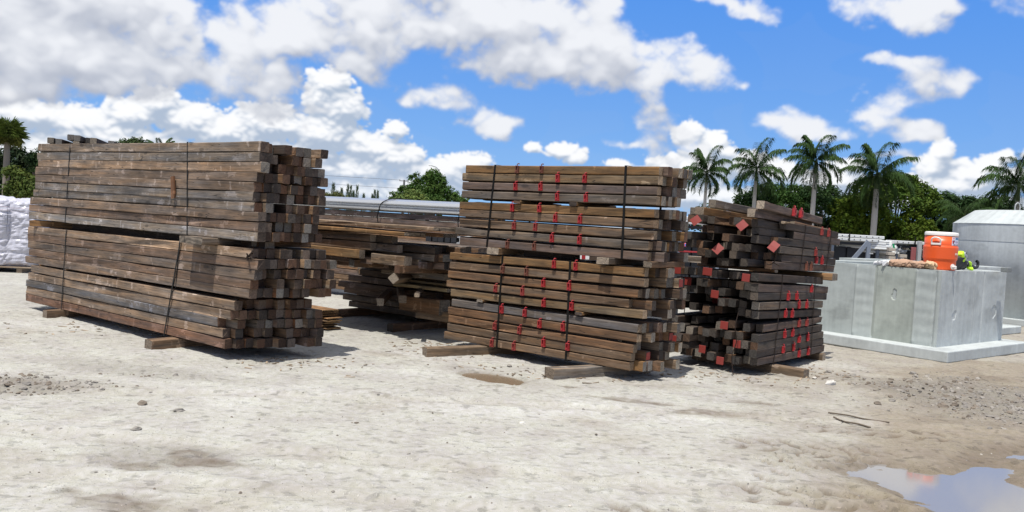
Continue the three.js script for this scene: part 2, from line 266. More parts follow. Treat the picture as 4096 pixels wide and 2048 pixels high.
function groundAt(x, z) {
  const far = sstep(14, 26, Math.hypot(x, z));
  let h = 0.022 * fbm2(x * 0.45, z * 0.45, 3, 1) + 0.016 * fbm2(x * 1.9, z * 1.9, 3, 2) * (1 - far) + 0.011 * fbm2(x * 8, z * 8, 3, 3) * (1 - far);
  const cm = clodMask(x, z);
  if (cm > 0) h += cm * (0.075 * Math.abs(fbm2(x * 4.2, z * 4.2, 4, 9)) + 0.035 * Math.abs(fbm2(x * 13, z * 13, 2, 12)) - 0.012);
  // scuffs and flakes of dried crust; the dark colour includes their small shadows
  const sc = fbm2(x * 3.1, z * 5.5, 3, 21) + 0.25 * fbm2(x * 0.7, z * 0.9, 2, 25), fl = Math.abs(fbm2(x * 16, z * 16, 2, 23)); h += 0.016 * sstep(0.16, 0.30, sc) * (0.4 + fl * 2.2) * (1 - far);
  const zone = sstep(-0.12, 0.3, fbm2(x * 0.55 + 20, z * 0.8, 3, 29)); const scuffShade = (0.4 + 0.6 * zone) * Math.max(sstep(0.15, 0.32, sc) * sstep(0.02, 0.16, fl), sstep(0.24, 0.34, fbm2(x * 7.5, z * 12, 3, 27)) * 0.8);
  let wet = 0, mud = sstep(0.2, 1.5, (x - 1.0) * 0.55 + (z + 7) * 0.12 + fbm2(x * 0.7, z * 0.7, 3, 31) * 1.6) * (1 - sstep(-4.4, -3.4, z) * 0.3);
  mud = Math.max(mud, 0.8 * sstep(0.1, 0.45, fbm2(x * 0.8 + 9, z * 1.2, 4, 41)));
  for (const [cx, cz, ang, lat] of TRACKS) {             // lugs of a tyre pressed into the damp crust
    const dx = x - cx, dz = z - cz, s = dx * Math.cos(ang) - dz * Math.sin(ang), t = dx * Math.sin(ang) + dz * Math.cos(ang);
    const inside = (1 - sstep(0.5, 0.75, Math.abs(s))) * (1 - sstep(0.17, 0.24, Math.abs(t)));
    if (inside <= 0) continue;
    const lug = Math.abs(((s + Math.abs(t) * 0.8) / 0.19) % 1 + 1) % 1;
    const cut = inside * sstep(0.45, 0.62, lug) * (1 - sstep(0.85, 1, lug)) * sstep(0.02, 0.05, Math.abs(t)); wet = Math.max(wet, 0.8 * cut);
    h -= 0.034 * inside * sstep(0.45, 0.62, lug) * (1 - sstep(0.85, 1, lug)) * sstep(0.02, 0.05, Math.abs(t)) * (0.6 + 0.9 * fbm2(x * 5, z * 5, 2, 55));
    h -= 0.006 * inside; wet = Math.max(wet, 0.18 * inside);
  }
  for (const [cx, cz, a, b, turn] of WET) { const d = ell(x, z, cx, cz, a, b, turn) + 0.9 * fbm2(x * 4, z * 6, 3, 60); wet = Math.max(wet, (0.58 + 0.8 * fbm2(x * 9, z * 13, 3, 61)) * (1 - sstep(0.45, 1.3, d + 0.6 * fbm2(x * 11, z * 16, 2, 62)))); h -= 0.008 * (1 - sstep(0.3, 1.2, d)); }
  if (x > 1.2 && x < 3.3 && z > -7 && z < -4.6) {
    for (const [cx, cz] of CLEATS) { const d = ell(x, z, cx, cz, 0.10, 0.024, 1.13); if (d < 1.6) { const k = 1 - sstep(0.5, 1.25, d); h -= 0.035 * k; wet = Math.max(wet, 0.8 * k); h += 0.008 * (1 - sstep(0.15, 0.4, Math.abs(d - 1.35))); } }
    for (const [cx, cz] of PRINTS) { const d = ell(x, z, cx, cz, 0.075, 0.042, 0.15) + 0.5 * fbm2(x * 12, z * 12, 2, 57); if (d < 1.6) { const k = 1 - sstep(0.6, 1.2, d); h -= 0.028 * k; wet = Math.max(wet, 0.5 * k); } }
  }
  const md = x - (1.35 + (-4.2 - z) * 0.52) + 1.5 * fbm2(x * 0.8, z * 0.8, 4, 35);
  mud = Math.max(mud * 0.6, sstep(-0.7, 0.8, md) * (z < -12 ? 0.6 : 1)); wet = Math.max(wet, 0.42 * sstep(0.1, 0.5, fbm2(x * 1.1 + 3, z * 1.4, 4, 37) * 1.4) * sstep(-0.4, 0.6, md));
  for (const [a, b, c, w] of [[-4.6, 0.10, 0.012, 0.16], [-5.35, 0.13, 0.012, 0.16], [-7.35, -0.06, 0.02, 0.14]]) { const dd = Math.abs(z - (a + b * x + c * x * x) + 0.08 * fbm2(x * 0.7, z, 2, 58)) / w; if (dd < 1.6) { h += 0.010 * (sstep(0.55, 0.95, dd) * (1 - sstep(1.05, 1.6, dd))) - 0.010 * (1 - sstep(0.3, 0.9, dd)); mud = Math.max(mud, 0.3 * (1 - sstep(0.6, 1.2, dd)) * (0.6 + fbm2(x * 2, z * 4, 3, 59))); } }
  const pd = Math.min(polySd(PUDDLE, x, z), polySd(PUDDLE2, x, z)) + 0.05 * fbm2(x * 3, z * 3, 3, 70) + 0.07 * fbm2(x * 11, z * 11, 3, 71);
  h -= 0.055 * (1 - sstep(-0.22, 0.18, pd)); h += 0.014 * sstep(0.0, 0.2, pd) * (1 - sstep(0.5, 1.4, pd)); wet = Math.max(wet, 0.7 * (1 - sstep(0.02, 0.3, pd)), 0.35 * (1 - sstep(0.1, 0.9, pd + 0.5 * fbm2(x * 1.5, z * 1.5, 3, 74))));
  const bd = (ell(x, z, -0.13, -8.63, 0.37, 0.2, 0.62) - 1) * 0.25 + 0.02 * fbm2(x * 6, z * 6, 3, 76);
  h -= 0.05 * (1 - sstep(-0.1, 0.09, bd)); wet = Math.max(wet, 0.55 * (1 - sstep(0, 0.08, bd)), 0.16 * (1 - sstep(0.05, 0.3, bd)));
  return { h, cm, wet, mud, scuffShade: scuffShade * (1 - far) };
}
const axis = (dense0, dense1, step, lo, hi, grow) => { const a = []; for (let v = dense0; v <= dense1; v += step) a.push(v); for (let v = dense1, s = step; v < hi;) { s *= grow; v += s; a.push(Math.min(v, hi)); } const b = []; for (let v = dense0, s = step; v > lo;) { s *= grow; v -= s; b.push(Math.max(v, lo)); } return b.reverse().concat(a); };
{
  const xs = axis(-6.6, 8.2, 0.026, -700, 700, 1.09), zs = axis(-10.6, -3.6, 0.026, -1200, 60, 1.09), nx = xs.length, nz = zs.length;
  const P = new Float32Array(nx * nz * 3), C = new Float32Array(nx * nz * 3), UV = new Float32Array(nx * nz * 2), I = new Uint32Array((nx - 1) * (nz - 1) * 6);
  const sand = [0.385, 0.379, 0.352], tan = [0.250, 0.213, 0.163], wetC = [0.135, 0.106, 0.076], clod = [0.195, 0.180, 0.158], pale = [0.440, 0.438, 0.418], scuffShade = [0.215, 0.20, 0.175];
  for (let j = 0; j < nz; j++) for (let i = 0; i < nx; i++) {
    const k = j * nx + i, x = xs[i], z = zs[j], g = groundAt(x, z);
    P.set([x, g.h, z], k * 3); UV.set([x / 3.3, z / 3.3], k * 2);
    const p = sstep(-0.1, 0.4, fbm2(x * 0.6, z * 0.9, 3, 80));
    for (let c = 0; c < 3; c++) { let v = mix(sand[c], pale[c], p); v = mix(v, tan[c], clamp(g.mud * 0.9)); v = mix(v, scuffShade[c], g.scuffShade * 0.7); v = mix(v, clod[c], g.cm * 0.85); v = mix(v, wetC[c], g.wet); C[k * 3 + c] = v / 0.78; }
  }
  for (let j = 0, o = 0; j < nz - 1; j++) for (let i = 0; i < nx - 1; i++) { const a = j * nx + i, b = a + 1, c = a + nx, d = c + 1; I.set([a, c, b, b, c, d], o); o += 6; }
  const g = new THREE.BufferGeometry();
  g.setAttribute('position', new THREE.BufferAttribute(P, 3)); g.setAttribute('color', new THREE.BufferAttribute(C, 3)); g.setAttribute('uv', new THREE.BufferAttribute(UV, 2)); g.setIndex(new THREE.BufferAttribute(I, 1)); g.computeVertexNormals();
  const gt = texture(2048, 2048, (u, v) => {
    const a = tfbm(u * 9, v * 9, 9, 9, 5, 1), b = tfbm(u * 60, v * 60, 60, 60, 4, 12), c = tnoise(u * 190, v * 190, 190, 190, 5), d = tfbm(u * 26, v * 40, 26, 40, 4, 33);
    let m = 0.80 + 0.16 * a + 0.16 * b;
    m -= 0.20 * sstep(0.16, 0.34, d); m += 0.18 * sstep(0.40, 0.6, c) ; m -= 0.30 * sstep(0.48, 0.66, -c) * sstep(-0.05, 0.2, a);
    m = Math.sqrt(clamp(m)) * 0.985;
    return [m, m * (0.992 + 0.02 * a), m * (0.975 + 0.05 * b)];
  });
  const gb = texture(1024, 1024, (u, v) => clamp(0.5 + 0.35 * tfbm(u * 60, v * 60, 60, 60, 4, 12) + 0.3 * tfbm(u * 26, v * 40, 26, 40, 4, 33) + 0.25 * sstep(0.3, 0.6, tnoise(u * 190, v * 190, 190, 190, 5))), false);
  tag(part(scene, 'ground', g, std({ map: gt, bumpMap: gb, bumpScale: 0.016, roughness: 0.95, vertexColors: true })), 'pale sandy dirt yard with scuffs, damp patches and tyre marks', 'ground', null, 'structure');
}
function waterSheet(points, y, grow) {
  const cx = points.reduce((s, p) => s + p[0], 0) / points.length, cz = points.reduce((s, p) => s + p[1], 0) / points.length;
  const sh = new THREE.Shape(points.map(([x, z]) => { const l = Math.hypot(x - cx, z - cz); return new THREE.Vector2(x + ((x - cx) / l) * grow, -(z + ((z - cz) / l) * grow)); }));
  return new THREE.ShapeGeometry(sh).rotateX(-Math.PI / 2).translate(0, y, 0);
}
const water = std({ color: new THREE.Color(0.215, 0.205, 0.195), roughness: 0.06 });
tag(part(scene, 'puddle', waterSheet([[2.2, -6.0], [2.8, -6.3], [3.5, -6.7], [4.2, -7.0], [5.4, -7.05], [6.3, -5.6], [6.2, -4.2], [4.8, -3.75], [3.2, -4.0], [2.5, -4.9], [2.3, -5.5]], -0.032, 0.02), water), 'large murky rain puddle mirroring sky and orange cooler, with a side strip', 'puddle', null, 'structure');
{
  const e = []; for (let i = 0; i < 24; i++) { const a = (i / 24) * 2 * Math.PI, x = 0.42 * Math.cos(a), z = 0.25 * Math.sin(a), c = Math.cos(0.62), s = Math.sin(0.62); e.push([-0.13 + x * c - z * s, -8.63 + x * s + z * c]); }
  tag(part(scene, 'puddle_001', waterSheet(e, -0.022, 0), std({ color: new THREE.Color(0.175, 0.13, 0.085), roughness: 0.22 })), 'small oval brown mud puddle before the red-tagged stack', 'puddle', null, 'structure');
}

// ---------------------------------------------------------------- timber
const WOOD = { gray: [0.405, 0.367, 0.323], grayTan: [0.503, 0.427, 0.345], tan: [0.630, 0.488, 0.352], brown: [0.413, 0.300, 0.217], brownGray: [0.427, 0.342, 0.267], blue: [0.338, 0.338, 0.352], rust: [0.405, 0.247, 0.165], pale: [0.555, 0.517, 0.465], mauve: [0.360, 0.307, 0.285], yellow: [0.600, 0.427, 0.225], amber: [0.495, 0.352, 0.217], dark: [0.155, 0.129, 0.113], darkGray: [0.186, 0.168, 0.156], black: [0.075, 0.063, 0.055] };
const warm = (t, k = 1.3, g = 0.92) => { const m = (t[0] + t[1] + t[2]) / 3; return t.map((v) => Math.max(0.01, g * (m + (v - m) * k))); };
for (const k of Object.keys(WOOD)) { const q = k === 'blue' || k === 'gray' || k === 'pale'; WOOD[k] = warm(WOOD[k], q ? 1.15 : 1.45, q ? 0.9 : 0.92); WOOD[k][0] *= 1.04; WOOD[k][2] *= 0.95; }
WOOD.yellow = [0.50, 0.375, 0.225];
for (const k of Object.keys(WOOD)) { WOOD[k] = WOOD[k].map((v, i) => v * [0.90, 0.84, 0.79][i]); }
const jitterTint = (t, r, a = 0.12) => { const k = 1 + (r() - 0.5) * 2 * a, w = (r() - 0.5) * a * 0.5; return [t[0] * k * (1 + w), t[1] * k, t[2] * k * (1 - w)]; };
// a sawn timber along +x, centred: chamfered, a little bowed, ends not quite square; groups: 0 sides, 1 ends
function timberGeo(L, w, h, r, tint, endTint, chamfer = 0.007, rough = 1) {
  const n = Math.max(3, Math.min(8, Math.round(L / 0.45))), y = h / 2, z = w / 2, c = chamfer;
  const ring0 = [[y, -z + c], [y, z - c], [y - c, z], [-y + c, z], [-y, z - c], [-y, -z + c], [-y + c, -z], [y - c, -z]];
  const per = [0]; for (let i = 0; i < 8; i++) { const a = ring0[i], b = ring0[(i + 1) % 8]; per.push(per[i] + Math.hypot(a[0] - b[0], a[1] - b[1])); }
  const bow = (r() - 0.5) * 0.008 * rough, bowz = (r() - 0.5) * 0.012 * rough, uo = r() * 5, vo = r() * 1.6, skew = [(r() - 0.5) * 0.3, (r() - 0.5) * 0.16];
  const ring = (i) => { const t = i / n, x = (t - 0.5) * L, b = 4 * t * (1 - t); return ring0.map(([py, pz], k) => { const end = i === 0 || i === n; const wn = r() < 0.045 * rough ? 0.006 + 0.012 * r() : 0, wk = 1 - wn / Math.max(y, z) ; return [x + (end ? py * skew[1] * 0.4 + pz * skew[0] * 0.5 + (r() - 0.5) * 0.006 * rough : 0), py * wk + bow * b + (r() - 0.5) * 0.005 * rough, pz * wk + bowz * b + (r() - 0.5) * 0.005 * rough, per[k]]; }); };
  const P = [], C = [], U = [], rings = []; for (let i = 0; i <= n; i++) rings.push(ring(i));
  const push = (a, u, v, t) => { P.push(a[0], a[1], a[2]); U.push(u, v); C.push(t[0], t[1], t[2]); };
  const drift = rings.map(() => 1 + (r() - 0.5) * 0.26 * rough);
  for (let i = 0; i < n; i++) for (let k = 0; k < 8; k++) {
    const A = rings[i][k], B = rings[i][(k + 1) % 8], Cc = rings[i + 1][k], D = rings[i + 1][(k + 1) % 8], v0 = (per[k] + vo) / 1.6, v1 = (per[k + 1] + vo) / 1.6, u0 = (A[0] + uo) / 5, u1 = (Cc[0] + uo) / 5;
    const t0 = tint.map((q) => q * drift[i]), t1 = tint.map((q) => q * drift[i + 1]);
    push(A, u0, v0, t0); push(B, u0, v1, t0); push(Cc, u1, v0, t1); push(B, u0, v1, t0); push(D, u1, v1, t1); push(Cc, u1, v0, t1);
  }
  const side = P.length / 3, cell = [Math.floor(r() * 4), Math.floor(r() * 4)], m = Math.max(w, h) * 1.12;
  for (const e of [0, n]) for (let k = 1; k < 7; k++) for (const q of e ? [0, k, k + 1] : [0, k + 1, k]) { const a = rings[e][q]; push(a, (cell[0] + 0.5 + (a[2] / m) * (e ? 1 : -1)) / 4, (cell[1] + 0.5 + a[1] / m) / 4, endTint); }
  // sides face outwards: flip where needed
  const g = new THREE.BufferGeometry();
  g.setAttribute('position', new THREE.Float32BufferAttribute(P, 3)); g.setAttribute('uv', new THREE.Float32BufferAttribute(U, 2)); g.setAttribute('color', new THREE.Float32BufferAttribute(C, 3));
  g.computeVertexNormals(); g.addGroup(0, side, 0); g.addGroup(side, P.length / 3 - side, 1);
  return g;
}
const wood = (mat) => [mat, M.end];
// a timber part inside a bundle, from (x0, y0) to (x1, y1) at depth z
function layTimber(parent, name, x0, y0, x1, y1, z, w, h, r, tint, mat = M.woodA, endTint, rough = 1) {
  const e = endTint ?? (() => { const q = r(), b = r(); return b > 0.86 ? jitterTint([0.30, 0.275, 0.245], r, 0.2) : b < 0.34 ? jitterTint([0.16, 0.088, 0.055], r, 0.35) : jitterTint([0.082 + 0.085 * q + 0.03 * b, 0.071 + 0.072 * q, 0.063 + 0.062 * q - 0.012 * b], r, 0.35); })();  // weathered and rusty ends, tinted darker still so shade sits in the colour
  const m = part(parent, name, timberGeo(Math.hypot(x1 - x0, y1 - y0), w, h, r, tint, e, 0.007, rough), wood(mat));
  m.position.set((x0 + x1) / 2, (y0 + y1) / 2, z); m.rotation.z = Math.atan2(y1 - y0, x1 - x0); m.rotation.x = (r() - 0.5) * 0.03;
  return m;
}
function strapPart(parent, x0, x1, yTop, yBot, zFront, zBack, mat = M.strap, w = 0.019) {   // front run from (x0, yTop) to (x1, yBot), over the top and down the back
  const t = 0.003, g = merge([bar([x0, yTop + 0.004, zFront + t], [x1, yBot, zFront + t], w, t), bar([x0, yTop + 0.004, zFront + t], [x0, yTop + 0.004, zBack - t], w, t), bar([x0, yTop + 0.004, zBack - t], [x1, yBot, zBack - t], w, t), bar([x1, yBot - 0.004, zFront], [x1, yBot - 0.004, zBack], w, t)]);
  return part(parent, 'strap', g, mat);
}
const TURN1 = -0.6803, TURN3 = 0.888, U1 = [0.777, 0.629], N1 = [-0.629, 0.777], U3 = [0.631, -0.776], N3 = [0.776, 0.631];
const P1 = [-2.878, -8.693], P2 = [1.339, -8.741], P3 = [2.85, -9.573], P4 = [-1.434, -10.70];
const from = (p, u, n, a, b, y = 0) => [p[0] + u[0] * a + n[0] * b, y, p[1] + u[1] * a + n[1] * b];

// ---- left stack: 16 ft timbers, two strapped bundles
const rowsS1U = [[-4.67, 2.214, 0.46, 2.179, 'grayTan'], [-4.68, 2.099, 0.45, 2.077, 'gray'], [-4.65, 2.003, 0.48, 1.978, 'tan'], [-4.73, 1.901, 0.41, 1.882, 'brownGray'], [-4.73, 1.798, 0.37, 1.780, 'brownGray'], [-4.73, 1.699, 0.36, 1.682, 'gray'], [-4.76, 1.598, 0.40, 1.581, 'gray'], [-4.86, 1.489, 0.47, 1.489, 'brownGray'], [-4.89, 1.390, 0.48, 1.388, 'brown'], [-4.89, 1.287, 0.47, 1.292, 'pale']];
const rowsS1L = [[-4.91, 1.080, 0.36, 1.118, 'tan'], [-4.90, 0.984, 0.49, 1.019, 'brown'], [-4.88, 0.884, 0.45, 0.912, 'brownGray'], [-4.84, 0.782, 0.39, 0.812, 'brown'], [-4.96, 0.678, 0.37, 0.716, 'brownGray'], [-4.76, 0.559, 0.13, 0.572, 'tan'], [-4.84, 0.452, 0.07, 0.468, 'tan'], [-4.90, 0.352, -0.16, 0.368, 'blue'], [-4.91, 0.252, -0.06, 0.268, 'tan'], [-4.90, 0.150, -0.02, 0.165, 'rust']];
const greyer = (t) => { const m = (t[0] + t[1] + t[2]) / 3; return t.map((v) => 1.10 * mix(v, m, 0.30)); };
function bundleS1(t, rows, y0, cols, seed, lower) {
  const r = rng(seed), tones = ['gray', 'brown', 'brownGray', 'grayTan', 'dark', 'rust', 'mauve'];
  rows.forEach(([xl, yl, xr, yr, tone], i) => {
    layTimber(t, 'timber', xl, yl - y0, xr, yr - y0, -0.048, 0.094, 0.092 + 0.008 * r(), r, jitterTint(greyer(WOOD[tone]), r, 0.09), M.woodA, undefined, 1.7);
    for (let c = 1; c < cols; c++) {
      const deep = r() < 0.2 ? -0.1 - 0.25 * r() : -0.06 + 0.10 * r(), base = lower ? mix(i > 4 ? 0.02 : 0.36, i > 4 ? 0.36 : 0.52, c / cols) : 0.40 + 0.02 * (c / cols);
      const xr2 = base + deep + (c === 1 && i % 2 ? 0.03 : 0), xl2 = -4.82 + (r() - 0.5) * 0.14, dy = (r() - 0.5) * 0.008;
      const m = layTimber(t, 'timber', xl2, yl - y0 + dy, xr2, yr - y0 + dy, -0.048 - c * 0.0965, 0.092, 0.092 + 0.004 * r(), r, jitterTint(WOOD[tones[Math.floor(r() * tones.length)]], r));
      m.rotation.y = (r() - 0.5) * 0.004;
    }
  });
}
const s1u = thing('timber_bundle', 'upper strapped bundle of long weathered timbers on the largest, left-hand stack', 'timber bundle', [P1[0], 1.235, P1[1]], TURN1);
bundleS1(s1u, rowsS1U, 1.235, 9, 11, false);
strapPart(s1u, -3.69, -3.76, 1.03, 0.0, 0, -0.9); strapPart(s1u, -0.88, -0.81, 1.0, 0.0, 0, -0.9);
const s1l = thing('timber_bundle', 'lower strapped bundle of long brown timbers resting on dunnage in the left-hand stack', 'timber bundle', [P1[0], 0.1, P1[1]], TURN1);
bundleS1(s1l, rowsS1L, 0.1, 10, 12, true);
strapPart(s1l, -3.71, -3.77, 1.05, 0.0, 0.004, -0.99); strapPart(s1l, -0.92, -1.18, 1.06, 0.0, 0.012, -0.99, M.strap, 0.022); strapPart(s1l, -0.95, -0.99, 1.06, 0.55, 0.004, -0.99, M.strap, 0.01);
{ const r = rng(15); for (const x of [-4.5, -2.3, -3.72]) { const m = layTimber(s1l, 'sticker', -0.5, 0, 0.5, 0, 0, 0.05, 0.026, r, jitterTint(WOOD.tan, r)); m.position.set(x, mix(0.632, 0.648, (x + 4.9) / 4.9) - 0.115 + 0.01, -0.5); m.rotation.set(0, Math.PI / 2, 0); } }
// loose timbers under and between
function looseTimber(name, label, category, a, b, y, w, h, seed, tone, mat = M.woodA, group, roll = 0, dy = 0) {   // from a to b on the ground plan, bottom at y
  const r = rng(seed), dx = b[0] - a[0], dz = b[1] - a[1], L = Math.hypot(dx, dz);
  const m = solo(name, label, category, timberGeo(L, w, h, r, jitterTint(WOOD[tone] ?? tone, r, 0.05), jitterTint(WOOD.pale, r, 0.15)), wood(mat), [(a[0] + b[0]) / 2, y + h / 2 + dy / 2, (a[1] + b[1]) / 2], 0, group);
  m.rotation.order = 'YZX'; m.rotation.set(roll, Math.atan2(-dz, dx), Math.asin(dy / L));
  return m;
}
const along = (p, u, n, x, z0, z1) => { const A = from(p, u, n, x, z0), B = from(p, u, n, x, z1); return [[A[0], A[2]], [B[0], B[2]]]; };
looseTimber('dunnage_timber', 'square timber on the ground under the far left end of the left stack', 'timber', ...along(P1, U1, N1, -3.82, 0.19, -1.05), -0.02, 0.13, 0.12, 21, 'brownGray');
looseTimber('dunnage_timber', 'square timber on the ground under the near half of the left stack', 'timber', ...along(P1, U1, N1, -0.98, 0.30, -1.05), -0.02, 0.14, 0.12, 22, 'brownGray');
looseTimber('spacer_timber', 'brown spacer flat between the two left bundles at their far left end', 'timber', [from(P1, U1, N1, -4.72, 0.02)[0], from(P1, U1, N1, -4.72, 0.02)[2]], [from(P1, U1, N1, -4.0, -0.5)[0], from(P1, U1, N1, -4.0, -0.5)[2]], 1.142, 0.12, 0.085, 23, 'amber');
looseTimber('spacer_timber', 'grey block end jutting out between the two left bundles', 'timber', ...along(P1, U1, N1, -0.45, 0.17, -0.9), 1.168, 0.46, 0.07, 24, 'gray');
looseTimber('added_filler_timber', 'added long dark timber deep between the two left bundles, keeping the gap dark', 'timber', [from(P1, U1, N1, -4.3, -0.34)[0], from(P1, U1, N1, -4.3, -0.34)[2]], [from(P1, U1, N1, 0.2, -0.34)[0], from(P1, U1, N1, 0.2, -0.34)[2]], 1.13, 0.12, 0.1, 27, 'dark');  // added, unseen; blocks the bright view through the gap
looseTimber('added_filler_timber', 'added dark timber deep between the middle bundles, keeping the left half of the gap dark', 'timber', [from(P2, U1, N1, -1.75, -0.3)[0], from(P2, U1, N1, -1.75, -0.3)[2]], [from(P2, U1, N1, -1.05, -0.34)[0], from(P2, U1, N1, -1.05, -0.34)[2]], 1.185, 0.12, 0.085, 28, 'dark', M.woodB);  // added likewise, so the slot stays dark on this side
looseTimber('spacer_timber', 'dark spacer timber deep between the left bundles near their right ends', 'timber', ...along(P1, U1, N1, 0.05, -0.25, -0.95), 1.175, 0.09, 0.066, 25, 'brown');
{
  const p = from(P1, U1, N1, -1.09, 0.03, 1.745), m = looseTimber('scrap_board', 'short rusty brown scrap board standing against the left stack', 'board', [p[0] - 0.12, p[2]], [p[0] + 0.12, p[2]], 1.72, 0.03, 0.06, 26, 'rust');
  m.position.set(p[0], p[1], p[2]); m.rotation.set(0, TURN1, Math.PI / 2 + 0.12, 'YXZ');
  const k = new THREE.Group(); k.name = 'split_knot'; k.position.set(0.33, 0.985, 0.0); s1l.add(k);          // broken out timber end, upper corner
  const q = rng(5), shards = []; for (let i = 0; i < 14; i++) { const a = q() * 6.3; shards.push(bar([0, 0, 0], [0.03 + 0.05 * q(), 0.05 * Math.sin(a), 0.05 * Math.cos(a)], 0.012, 0.008)); }
  part(k, 'splinter', merge(shards), M.strapRust);
}

// ---- middle stack: 9 ft timbers with red brackets, two strapped bundles
const bracketGeo = merge([rbox(0.064, 0.014, 0.034, 0.004, 0, -0.046, 0.016), rbox(0.058, 0.012, 0.036, 0.004, 0, 0.04, 0.017), box(0.056, 0.09, 0.006, 0, -0.004, 0.003), rbox(0.011, 0.085, 0.034, 0.003, -0.021, -0.004, 0.018), rbox(0.011, 0.085, 0.034, 0.003, 0.021, -0.004, 0.018), box(0.006, 0.085, 0.02, 0, -0.004, 0.012), tube([[0, 0.044, 0.02], [0, 0.062, 0.022], [0.008, 0.072, 0.012], [0.02, 0.07, -0.004]], 0.007, 10, 6), rbox(0.022, 0.022, 0.012, 0.003, 0, -0.026, 0.036)]);
function brackets(timber, xs, dull, r) { xs.forEach((x, i) => { const mat = dull === 2 ? M.redWorn : dull === 1 ? M.redFaded : M.red; const b = part(timber, 'red_bracket', bracketGeo, mat); b.position.set(x - timber.position.x, 0.004 + (r() - 0.5) * 0.006, 0.046); b.rotation.set(0, (r() - 0.5) * 0.12, (r() - 0.5) * 0.12); b.scale.set(0.76, 0.8 + 0.1 * r(), 0.78); }); }
const rowsS2U = [[-2.51, 2.184, 0.12, 2.183, 'amber', [-1.71, -1.36], 2], [-2.56, 2.090, 0.12, 2.087, 'yellow', [-1.13, -0.77], 0], [-2.56, 1.984, 0.11, 1.981, 'mauve', [-1.72, -1.36], 0], [-2.56, 1.879, 0.11, 1.882, 'gray', [-1.12, -0.74], 0], [-2.58, 1.743, 0.10, 1.749, 'amber', [-1.75, -1.36], 0], [-2.58, 1.652, 0.10, 1.643, 'brownGray', [-1.13, -0.8], 0], [-2.58, 1.540, 0.10, 1.528, 'brownGray', [-1.71, -1.4], 1], [-2.63, 1.433, 0.05, 1.418, 'gray', [-1.16, -0.79], 0], [-2.55, 1.315, 0.05, 1.306, 'mauve', [-1.79, -1.4], 2]];
const rowsS2L = [[-2.70, 1.121, 0.03, 1.145, 'amber', [-1.11, -0.82], 0], [-2.69, 1.009, 0.03, 1.038, 'brownGray', [-1.84, -1.49], 2], [-2.71, 0.897, -0.03, 0.922, 'brown', [-1.24, -0.89], 0], [-2.73, 0.783, -0.14, 0.805, 'brownGray', [-1.93, -1.53], 1], [-2.65, 0.674, 0.04, 0.710, 'yellow', [-1.22, -0.84], 0], [-2.63, 0.557, -0.01, 0.560, 'blue', [-1.82, -1.48], 0], [-2.68, 0.453, -0.01, 0.461, 'brown', [-1.26, -0.94], 0], [-2.67, 0.358, -0.05, 0.345, 'brown', [-1.91, -1.54], 1], [-2.68, 0.250, -0.07, 0.255, 'brownGray', [-1.19, -0.86], 0], [-2.72, 0.146, -0.08, 0.156, 'brownGray', [-1.94, -1.61], 1]];
function bundleS2(t, rows, y0, cols, seed, lower) {
  const r = rng(seed), tones = ['gray', 'brown', 'amber', 'grayTan', 'dark', 'mauve', 'brownGray'];
  rows.forEach(([xl, yl, xr, yr, tone, xs, dull], i) => {
    const m = layTimber(t, 'timber', xl, yl - y0, xr, yr - y0, -0.045, 0.088, 0.086, r, jitterTint(WOOD[tone].map((v) => v * 0.9), r, 0.08), M.woodB, jitterTint(WOOD.grayTan, r, 0.2));
    m.rotation.x = 0; brackets(m, xs, dull, r);
    for (let c = 1; c < cols; c++) {
      if (!lower && i === 0 && c > 2 && r() < 0.1) continue;
      const deep = r() < 0.28 ? -0.1 - (lower ? 0.4 : 0.22) * r() : -0.03 + 0.12 * r(), base = lower ? mix(-0.02, 0.16, c / cols) * (i > 5 ? 0.7 : 1) : 0.1 + 0.03 * (c / cols);
      const dy = (r() - 0.5) * 0.006;
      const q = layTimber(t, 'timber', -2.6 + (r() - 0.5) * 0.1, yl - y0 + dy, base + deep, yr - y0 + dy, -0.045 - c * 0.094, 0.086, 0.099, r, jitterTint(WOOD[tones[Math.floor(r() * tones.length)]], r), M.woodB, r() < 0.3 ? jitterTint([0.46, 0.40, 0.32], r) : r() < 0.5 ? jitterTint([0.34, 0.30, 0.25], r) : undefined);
      q.rotation.y = (r() - 0.5) * 0.006;
      if (lower && r() < 0.06) { const p = part(q, 'red_cap', rbox(0.006, 0.08, 0.075, 0.003), M.redPlate); p.position.x = (base + deep) - q.position.x + 0.006; }
    }
  });
}
const s2u = thing('timber_bundle', 'upper strapped bundle on the middle stack, straight tan and grey timbers with red brackets', 'timber bundle', [P2[0], 1.265, P2[1]], TURN1);
bundleS2(s2u, rowsS2U, 1.265, 7, 31, false);
strapPart(s2u, -2.05, -2.11, 0.965, 0.0, 0, -0.76, M.strap, 0.027); strapPart(s2u, -0.27, -0.25, 0.965, 0.0, 0, -0.76, M.strap, 0.027);
const s2l = thing('timber_bundle', 'lower strapped bundle on the middle stack, uneven brown timbers with red brackets', 'timber bundle', [P2[0], 0.1, P2[1]], TURN1);
bundleS2(s2l, rowsS2L, 0.1, 7, 32, true);
strapPart(s2l, -1.86, -1.87, 1.08, 0.0, 0.002, -0.66, M.strap, 0.027); strapPart(s2l, -0.9, -0.88, 1.09, 0.0, 0.002, -0.66, M.strap, 0.027);
{ const r = rng(35); for (const [p, x, y, h] of [[s2u, -1.68, 1.81, 0.035], [s2u, -0.9, 1.813, 0.04], [s2l, -2.16, 0.625, 0.03], [s2l, -0.74, 0.635, 0.035]]) { const m = layTimber(p, 'sticker', -0.4, 0, 0.4, 0, 0, 0.1, h, r, jitterTint(WOOD.amber, r), M.woodB); m.position.set(x, y - (p === s2u ? 1.265 : 0.1), -0.38); m.rotation.set(0, Math.PI / 2, 0); } }
